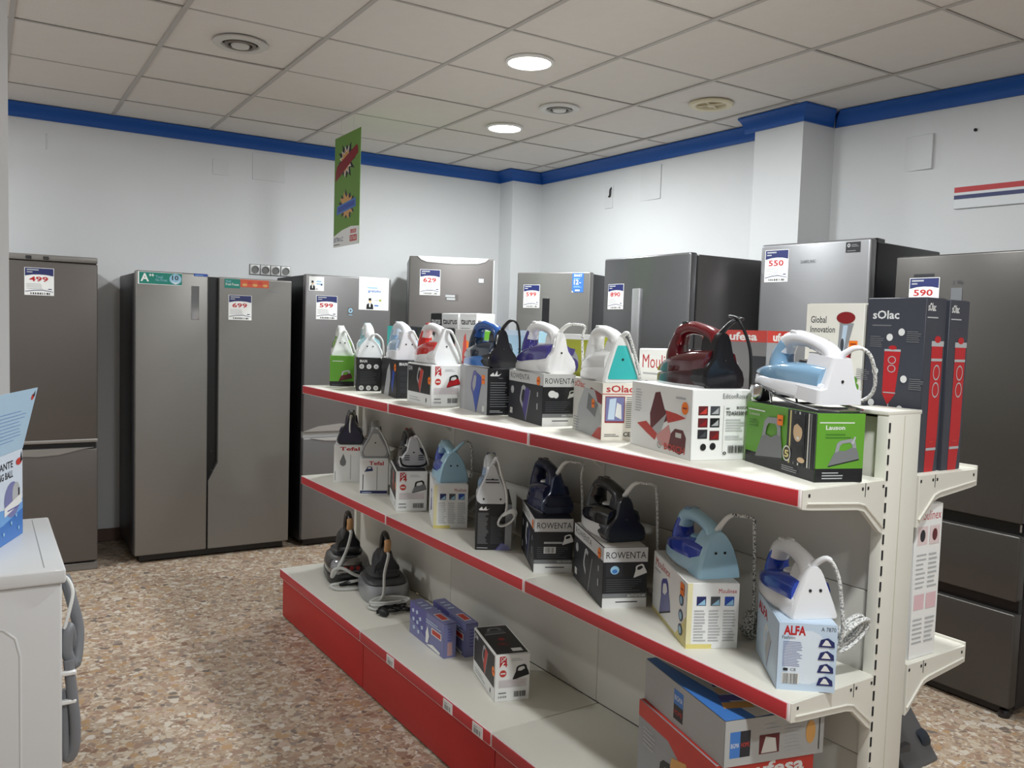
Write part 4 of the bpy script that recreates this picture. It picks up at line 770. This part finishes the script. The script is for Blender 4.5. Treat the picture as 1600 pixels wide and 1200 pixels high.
I_T5 = iron('metallic blue iron with a black heel and black cord', C_T5, 0.045, 0.27, 0.124, 0.162, 'bell', (24, 24, 30), (40, 110, 190), (30, 44, 62), (40, 84, 150), heelh=.86, cord=[(-.01, -.02, .172), (-.02, -.045, .165), (-.015, -.062, .12), (-.0, -.075, .05), (.02, -.08, .008), (.08, -.08, .006)], cordm=CORDK, holes=1, dial=(80, 120, 180), xtra=(20, 20, 22), button=(190, 192, 194), dx=0.02, delta=11)
I_T6 = iron('white iron with dark purple tank and bell-shaped heel', C_T6, 0.05, 0.28, 0.118, 0.162, 'bell', (234, 234, 234), (226, 226, 224), (60, 52, 132), cord=drop_cord(.16, .15, -1, .07), heelh=.84, button=(232, 232, 232), dx=0.022, delta=9, xtra=(226, 226, 222))
I_T7 = iron('white iron with a turquoise triangular heel panel', C_T7, 0.04, 0.27, 0.12, 0.156, 'tri', (236, 236, 234), (232, 232, 230), (226, 226, 224), panel=(62, 190, 188), cord=[(-.02, -.005, .145), (-.03, -.015, .12), (-.032, -.03, .075), (-.03, -.045, .03), (-.02, -.057, -.03), (-.02, -.06, -.10)], heelh=.86, button=(236, 236, 234), dx=0.012, delta=7)
I_T8 = iron('dark red iron with a big black heel on the large white box', C_T8, 0.05, 0.275, 0.13, 0.16, 'bell', (20, 20, 24), (52, 14, 20), (74, 12, 20), (104, 18, 26), cord=[(-.0, -.02, .168), (-.01, -.045, .178), (.02, -.07, .18), (.03, -.04, .186), (-.02, -.03, .172), (-.03, -.06, .10), (-.01, -.085, .0), (.0, -.092, -.10), (.01, -.094, -.172)], cordm=CORDK, heelh=.88, button=(30, 30, 34), dial=(40, 20, 24), xtra=(20, 20, 24), dx=0.03, delta=7)
I_T9 = iron('white and sky-blue iron on a chrome rest at the near end', C_T9, 0.05, 0.29, 0.122, 0.136, 'trap', (232, 232, 236), (232, 232, 236), (128, 166, 196), (232, 232, 236), heelh=.76, cord=[(-.012, -.02, .128), (-.03, -.045, .118), (-.03, -.07, .07), (-.02, -.08, .03), (.0, -.075, .008), (.02, -.065, .004)], holes=1, zoff=.016, pitch=6, dial=(40, 40, 44), thick=.07, dx=0.02, delta=8)
# chrome wire rest under that iron
w_, l_, h_, loc_, rz_ = DIM[C_T9.name]
t = thing('iron_rest', 'shiny chrome rest with a curled nose under the white and sky-blue iron', 'iron rest', (loc_[0], loc_[1], loc_[2]+h_+.001), rz_)
MB().tube(cat([(.022, .03, .004), (.014, .12, .012), (.02, .22, .026), (.045, .30, .040), (.07, .30, .040), (.11, .22, .026), (.128, .12, .012), (.132, .03, .004)], 6), .0035, 7).build('side_rail', CHROME, t)
for y, z in ((.05, .006), (.12, .011), (.2, .021)): MB().tube([(.018, y, z), (.128, y, z)], .003, 6).build('cross_wire', CHROME, t)
for x in (.03, .1): MB().tube(cat([(x, .24, .001), (x, .245, .015), (x, .25, .029)], 4), .003, 6).build('front_leg', CHROME, t)
MB().loft([[(.03+r*math.cos(a)*1.1, .285+r*math.sin(a)*.8, z) for a in [2*PI*i/16 for i in range(16)]] for r, z in ((.012, .001), (.022, .006), (.028, .02), (.03, .04), (.026, .042), (.02, .02), (.004, .012))]).build('nose_cup', CHROME, t, smooth=60)
MB().tube(cat([(.02, .03, .004), (.06, .012, .003), (.11, .012, .003), (.132, .03, .004)], 5), .003, 6).build('front_wire', CHROME, t)
I_M1 = iron('glossy black-purple iron with a thick white cord, farthest on the middle shelf', C_M1, 0.04, 0.25, 0.13, 0.146, 'drop', (22, 20, 34), (26, 24, 40), (36, 30, 80), panel=(34, 30, 58), heelh=.95, cord=[(-.02, .0, .14), (-.03, .004, .10), (-.03, .004, .075), (-.022, .003, .062)], cordm=CORDW, xtra=(214, 212, 206), holes=0, dx=0.006, delta=2)
I_M2 = iron('grey iron with a teardrop heel on the middle shelf', C_M2, 0.05, 0.26, 0.13, 0.146, 'drop', (150, 150, 150), (120, 120, 120), (110, 110, 112), panel=(196, 194, 190), heelh=.95, cord=side_cord(.165, -1, .122), cordm=CORDG, holes=1, dx=0.002, delta=2)
I_M3 = iron('white iron with black stripes and a red top button', C_M3, 0.09, 0.25, 0.116, 0.142, 'bell', (214, 214, 216), (24, 24, 26), (30, 30, 34), (40, 40, 42), heelh=.92, cord=side_cord(.165), cordm=CORDW, button=(170, 40, 36), holes=1, dx=0.014, delta=4)
for s in (-1, 1):
    for k in range(3): MB().box(-.0155, s*.030-.011, .034+.009*k, -.0135, s*.030+.011, .037+.009*k).build('stripe', CORDK, I_M3, smooth=0)
    MB().tube(cat([(-.013, s*.058, .045), (-.015, s*.052, .018), (-.015, s*.03, .008), (-.015, 0, .007)], 5), .0042, 7).build('heel_bumper', CORDK, I_M3)
I_M4 = iron('smaller light-blue iron with two screw holes like eyes', C_M4, 0.06, 0.26, 0.118, 0.136, 'dome', (168, 208, 228), (172, 210, 230), (70, 92, 184), heelh=.86, cord=[(-.005, -.03, .15), (-.0, -.055, .158), (.0, -.07, .13), (.01, -.075, .05), (.02, -.072, .006), (.08, -.075, .005)], cordm=BRB, holes=2, dial=(150, 190, 212), dx=0.012, delta=10)
I_M5 = iron('tall narrow white iron with a blue top and looped cord', C_M5, 0.01, 0.25, 0.107, 0.146, 'drop', (214, 216, 218), (206, 208, 212), (150, 170, 200), heelh=.93, cord=[(-.02, -.012, .16), (-.026, -.03, .10), (-.028, -.046, .05), (-.03, -.05, .0), (-.04, -.045, -.03)], cordm=CORDW, holes=3, button=(60, 70, 120), dx=-0.008, delta=2)
for k in range(2): MB().box(-.0115, -.024+.004*k, .072+.01*k, -.0085, .024, .075+.01*k).build('stripe', CORDK, I_M5, smooth=0)
I_M6 = iron('navy blue iron with an inset heel panel and white cord', C_M6, 0.085, 0.25, 0.112, 0.15, 'bell', (38, 48, 78), (40, 46, 76), (30, 34, 70), (34, 40, 64), cord=drop_cord(.165, .165, -1, .072), heelh=.82, button=(28, 28, 32), dial=(226, 226, 226), dx=0.022, delta=13, xtra=(226, 226, 222))
MB().loft([[(x, -y, z) for y, z in P]+[(x, y, z) for y, z in reversed(P)] for x, P in ((-.0165, [(.036, .022), (.046, .034), (.042, .05), (.034, .056)]), (-.010, [(.038, .020), (.049, .034), (.045, .053), (.036, .059)]))]).build('heel_panel', gl((26, 32, 58), .3), I_M6)
I_M7 = iron('black iron with a white nose and bell heel, white braided cord', C_M7, 0.07, 0.28, 0.126, 0.15, 'bell', (38, 40, 46), (222, 222, 222), (16, 16, 20), (40, 42, 46), cord=drop_cord(.165, .165, -1, .085), heelh=.84, button=(24, 24, 28), dial=(216, 216, 216), dx=0.018, delta=9, xtra=(226, 226, 222))
I_M8 = iron('larger light-blue iron with a domed heel and dark blue tank', C_M8, 0.05, 0.28, 0.114, 0.136, 'dome', (172, 212, 232), (180, 216, 236), (44, 70, 180), cord=drop_cord(.155, .158, -1, .082), cordm=BRB, heelh=.84, holes=2, dial=(150, 196, 220), button=(120, 156, 190), dx=0.026, delta=10, xtra=(226, 226, 222))
I_M9 = iron('white iron with a royal-blue tank and silver-white cord bundle', C_M9, 0.045, 0.25, 0.112, 0.134, 'tri', (226, 226, 228), (228, 228, 230), (34, 70, 176), cord=[(-.012, -.022, .135), (-.02, -.045, .10), (-.015, -.06, .04), (-.01, -.07, -.02), (.0, -.072, -.06)], heelh=.84, holes=2, dial=(228, 228, 230), button=(226, 226, 228), dx=0.018, delta=15)
# cord bundles hanging beside boxes (they belong to their irons)
def bundle(par, c, r, n, m, seed, flat=.5, rr=.0036, axis=(1, 0, 0)):
    rd = random.Random(seed); ax = Vector(axis).normalized(); q = ax.orthogonal().normalized(); b = ax.cross(q); pts = []
    for k in range(n):
        R = r*rd.uniform(.8, 1.1); off = ax*((k-n/2)*rr*1.3)
        for i in range(8):
            a = 2*PI*i/8; pts.append(tuple(Vector(c)+off+q*(R*math.cos(a)*flat)+b*(R*math.sin(a))))
    return MB().tube(cat(pts, 3), rr, 6).build('cord_bundle', m, par, smooth=60)
bundle(I_M8, (.0, -.105, -.125), .034, 6, BRB, 1, .9, .0036, (1, .5, 0))
bundle(I_M9, (.02, -.105, -.045), .046, 6, BRW, 2, .45, .0036, (1, .2, .25))
bundle(I_M5, (-.032, -.052, -.045), .042, 5, CORDW, 3, .45, .0030, (1, -.3, .3))
bundle(I_M4, (.04, -.085, -.10), .045, 4, BRW, 4, .5, .0036, (1, .4, 0))
bundle(I_M3, (-.0, -.075, -.02), .024, 3, CORDW, 6, .8, .0026, (.3, .2, 1))
bundle(I_T8, (.02, -.105, -.155), .018, 4, CORDK, 5, .9, .004, (.2, 1, .2))
# ================================================================== STEAM STATIONS ON THE BASE SHELF
def superr(a, b, z, n=28, p=3.2, cx=0, cy=0):
    out = []
    for i in range(n):
        q = 2*PI*i/n; c, s = math.cos(q), math.sin(q); out.append((cx+a*math.copysign(abs(c)**(2/p), c), cy+b*math.copysign(abs(s)**(2/p), s), z))
    return out
CORK = mat((196, 150, 104), .8, name='cork', bump=.4, bscale=300, var=.15, vscale=80)
def station(label, s, t, phi, low, deck, ironc, trim, chrome):
    # local: x to the right (towards the back panel), y away
    r = thing('steam_station', label, 'steam iron', gw(s, t, ZB), TH-math.radians(phi), 'steam stations on the base shelf')
    A, B = .105, .15
    if chrome:
        MB().loft([superr(A*.94, B*.94, .0), superr(A, B, .012), superr(A, B, .05), superr(A*.97, B*.97, .056)]).build('base', gl((20, 20, 22), .3), r, smooth=50)
        MB().loft([superr(A*.98, B*.98, .054), superr(A*1.0, B*1.0, .07), superr(A*.9, B*.92, .11), superr(A*.72, B*.8, .125)]).build('housing', low, r, smooth=50)
        MB().loft([[(x, -B*.99+.012*(k)-.004, z) for x, z in ((-.05, .072), (.05, .072), (.055, .082), (.05, .096), (-.05, .096), (-.055, .082))] for k in (0, 1)]).build('control_panel', gl((30, 16, 16), .2), r)
        for k in range(3): MB().lathe([(.011, 0), (.011, .004), (.001, .005)], 12).build('red_light', gl((150, 30, 24), .2), r, (-.03+.03*k, -B*.985-.002, .084), rot=(PI/2, 0, 0))
    else:
        MB().loft([superr(A*.96, B*.94, .0), superr(A*1.02, B, .008), superr(A*1.02, B, .055), superr(A*.96, B*.95, .078)]).build('base', low, r, smooth=50)
        MB().loft([superr(A*.86, B*.86, .076), superr(A*.9, B*.9, .082), superr(A*.84, B*.84, .092)]).build('housing', deck, r, smooth=50)
        MB().lathe([(.02, 0), (.022, .02), (.016, .034), (.001, .036)], 16).build('boiler_cap', BLACK, r, (.062, .045, .088))
    MB().loft([superr(A*.66, B*.62, .088 if not chrome else .118, cy=.02), superr(A*.7, B*.66, .104 if not chrome else .136, cy=.02), superr(A*.6, B*.56, .112 if not chrome else .144, cy=.02)]).build('rest_plate', deck, r, smooth=50)
    z0 = .112 if not chrome else .144
    # iron parked on the rest, heel to the viewer, nose lifted
    mi = Matrix.Translation((0, -.055, z0)) @ Matrix.Rotation(math.radians(14), 4, 'X')
    def X(mb): mb.v = [tuple(mi @ Vector(v)) for v in mb.v]; return mb
    ib = MB(); rg = []
    for u in [i/12 for i in range(13)]:
        y = .055*max(0.004, 1-max(0, (u-.2)/.8)**1.8)**.7; zt = .065*(1-.72*u**1.3); rg.append([(-y, u*.21, .006), (-y*.95, u*.21, zt*.6), (-y*.6, u*.21, zt), (y*.6, u*.21, zt), (y*.95, u*.21, zt*.6), (y, u*.21, .006)])
    ib.loft(rg); body = X(ib).build('iron_body', ironc, r, smooth=45)
    X(MB().loft([[(-.05, -.006, .0), (.05, -.006, .0), (.05, -.006, .022), (-.05, -.006, .022)], [(-.052, .03, 0), (.052, .03, 0), (.052, .03, .024), (-.052, .03, .024)]])).build('heel_band', trim, body)
    X(MB().loft([[(-k*.045, y, .02), (k*.045, y, .02), (k*.03, y, .07), (k*.02, y, .105), (-k*.02, y, .105), (-k*.03, y, .07)] for y, k in ((-.004, .95), (.005, 1), (.05, .8))])).build('heel_cover', ironc, body)
    hp = cat([(0, .02, .095), (0, .008, .135), (0, .025, .158), (0, .06, .163), (0, .10, .15), (0, .125, .11), (0, .13, .05)], 5)
    X(MB().tube(hp, .0125, 10)).build('handle', gl((34, 28, 28), .35), body, smooth=60)
    X(MB().tube(hp[2:10], .0155, 10)).build('cork_grip', CORK, body, smooth=60)
    return r, mi
CHB = mat((150, 150, 152), .18, .9, name='dark_chrome'); SILV = mat((164, 166, 170), .32, .6, name='silver_plastic')
st1, mi = station('black and chrome steam station with cork-handled iron and red lights', 2.70, .13, 14, CHB, gl((24, 24, 28), .3), gl((20, 20, 24), .3), CHB, True)
a = mi @ Vector((.0, -.004, .105))
MB().tube(cat([tuple(a), (a.x+.002, a.y-.02, a.z-.005), (-.02, -.13, .17), (-.06, -.175, .11), (-.095, -.19, .06), (-.09, -.2, .095), (-.05, -.2, .10), (.0, -.2, .07), (.04, -.2, .05), (.02, -.205, .04), (-.06, -.2, .03), (-.10, -.19, .02), (-.07, -.215, .008), (.0, -.225, .008), (.08, -.215, .008)], 6), .0075, 8).build('steam_hose', CORDG, st1, smooth=60)
rd = random.Random(11); pts = []
for k in range(26): q = k*1.25; pts.append((.01+.075*math.cos(q)*rd.uniform(.6, 1.1), -.195+.02*math.sin(q*1.7), .02+.018*rd.random()+.012*math.sin(q)))
MB().tube(cat(pts, 4), .0032, 6).build('power_cable', CORDK, st1, smooth=60)
st2, mi = station('silver and grey steam station with cork-handled iron and coiled hose', 2.37, .172, 14, SILV, mat((72, 72, 74), .5, name='station_grey'), mat((60, 60, 64), .4), CHROME, False)
a = mi @ Vector((.0, -.004, .105)); pts = [tuple(a), (a.x-.001, a.y-.02, a.z-.01), (-.02, -.12, .13), (-.03, -.165, .07), (-.045, -.185, .04)]
for k in range(26): q = 2.6+k*.86; R = .074*rd.uniform(.8, 1.1); pts.append((-.01+R*1.25*math.cos(q), -.205+R*.45*math.sin(q), .012+.0012*k+.006*math.sin(q)))
MB().tube(cat(pts, 4), .0068, 8).build('steam_hose', CORDG, st2, smooth=60)
pts = []
for k in range(22): q = k*1.1; pts.append((-.02+.085*math.cos(q)*rd.uniform(.5, 1.), -.262+.026*math.sin(q*1.4), .008+.02*rd.random()))
pts.append((.09, -.255, .008))
MB().tube(cat(pts, 4), .0034, 6).build('power_cable', CORDK, st2, smooth=60)
MB().lathe([(.017, 0), (.019, .006), (.016, .03), (.008, .042)], 14).build('plug', CORDK, st2, (-.06, -.285, .018), rot=(PI/2, .3, .4))
for y in (-.007, .007): MB().tube([(-.06+y, -.285, .018), (-.06+y, -.302, .018)], .002, 6).build('plug_pin', CHROME, st2)
MB().tube([(.05, -.27, .012), (.09, -.262, .012)], .009, 8).build('plug_strap', CORDK, st2)
# ================================================================== WASHING MACHINE AT THE LEFT
WM = mat((214, 214, 214), .4, name='enamel_white', coat=.2)
wmx = thing('washing_machine', 'white washing machine seen from the side with grey hoses at its back', 'washing machine', (-.42, 2.34, 0))
MB().rbox(.0, .012, .02, .592, .618, .812, .008, 3).build('cabinet', WM, wmx)
MB().rbox(-.005, 0, .812, .60, .63, .85, .006, 3).build('worktop', WM, wmx)
MB().box(.553, .03, .8495, .555, .60, .8507).build('worktop_seam', mat((160, 160, 160), .6), wmx, smooth=0)
ol = [(.5, .08), (.5, .64), (.49, .685), (.465, .71), (.43, .72), (.12, .72), (.085, .71), (.06, .685), (.05, .64), (.05, .08)]
MB().tube([(x, .0125, z) for x, z in ol], .0035, 8).build('side_emboss', WM, wmx, smooth=60)
for x, y in ((.05, .06), (.54, .06), (.05, .57), (.54, .57)): MB().lathe([(.02, 0), (.02, .015), (.012, .03)], 10).build('foot', CORDK, wmx, (x, y, 0))
HOSE = mat((120, 122, 126), .5, name='hose_grey', bump=.3, bscale=120)
MB().tube(cat([(.605, .12, .80), (.62, .10, .74), (.635, .09, .66), (.625, .06, .58), (.605, .05, .62), (.61, .06, .68), (.62, .08, .62)], 6), .014, 9).build('drain_hose', HOSE, wmx, smooth=60)
MB().tube(cat([(.608, .04, .60), (.615, .035, .52), (.622, .03, .44), (.620, .03, .37), (.605, .035, .345), (.6, .04, .40), (.6, .05, .52)], 6), .013, 9).build('drain_hose', HOSE, wmx, smooth=60)
MB().tube(cat([(.592, .1, .81), (.61, .08, .80), (.62, .06, .77), (.61, .05, .72), (.6, .05, .68)], 6), .0042, 8).build('inlet_hose', CORDW, wmx, smooth=60)
for z in (.565, .49): MB().rbox(.59, .02, z, .625, .035, z+.012, .003, 1).build('hose_clip', WHITE, wmx)
# open carton on the washing machine
wd_ = math.atan2(.935, .354)
SKY = mat((176, 206, 228), .5)
def lav(P):
    P.rect(0, 0, 1, 1, mat((206, 216, 228), .5)); P.poly([(0, 0), (1, 0), (1, .42), (.8, .36), (.5, .4), (0, .3)], 'u'); P.poly([(0, .3), (.5, .4), (.8, .36), (1, .42), (1, .3), (.6, .22), (0, .2)], mat((110, 160, 214), .5)); P.text('LAVANTE', .36, .82, .80, .90, 'K', .02); P.text('WASHING BALL', .28, .71, .80, .79, 'K', .02)
    P.ell(.78, .46, .16, .2, 'p'); P.ell(.86, .50, .08, .14, 'l'); P.rect(.9, .47, .93, .56, 'k'); P.poly([(.62, .30), (.98, .38), (.96, .48), (.62, .40)], 'w'); P.rect(.68, .345, .92, .36, 'P'); P.ell(.92, .86, .06, .04, 'd'); P.poly([(.94, .84), (.99, .86), (.97, .97)], 'k')
    for x, y in ((.2, .1), (.4, .2), (.6, .12), (.75, .2), (.9, .1), (.85, .26)): P.ell(x, y, .015, .02, 'c')
bx = carton('washing_ball_box', 'pale blue box with raised lid on the washing machine', 0, 0, 0, 0, .36, .10, .248, 'c', lav, world=((-.025, 2.438, .8507), wd_))
o = MB().box(0, -.001, 0, .36, .001, .178).build('lid_flap', SKY, bx, (.0, -.001, .247), smooth=0, rot=(math.radians(13), 0, 0))
Print((0, -.001, 0), (1, 0, 0), (0, 0, 1), .36, .178).lines(.3, .2, .9, .72, 9, 'u', .12).ell(.93, .86, .03, .05, 'd').poly([(.92, .88), (.97, .86), (.96, .96)], 'k').build('printed_flap', o)
# ================================================================== GREY APPLIANCE ON THE REAR BASE SHELF
t = thing('grey_appliance', 'dark grey flat appliance with a blue-black knob low behind the shelf upright', 'appliance', gw(.05, .56, ZB), TH)
MB().rbox(.0, .02, 0, .13, .20, .10, .004, 2).build('base_box', mat((176, 168, 152), .6), t)
MB().rbox(-.02, -.10, -.012, .15, .10, .012, .008, 3, mx=Matrix.Translation((.06, .10, .175)) @ Matrix.Rotation(math.radians(52), 4, 'X') @ Matrix.Rotation(math.radians(6), 4, 'Y')).build('lid_plate', mat((88, 88, 90), .4), t)
MB().rbox(.02, .06, .09, .1, .16, .16, .006, 2).build('hinge_block', mat((70, 70, 72), .5), t)
MB().lathe([(.034, 0), (.036, .01), (.034, .04), (.028, .046), (.001, .046)], 18).build('knob', mat((38, 46, 58), .4), t, (.165, .10, .13), rot=(0, PI/2, 0))
MB().tube([(.12, .10, .13), (.17, .10, .13)], .012, 8).build('axle', mat((60, 60, 64), .5), t)
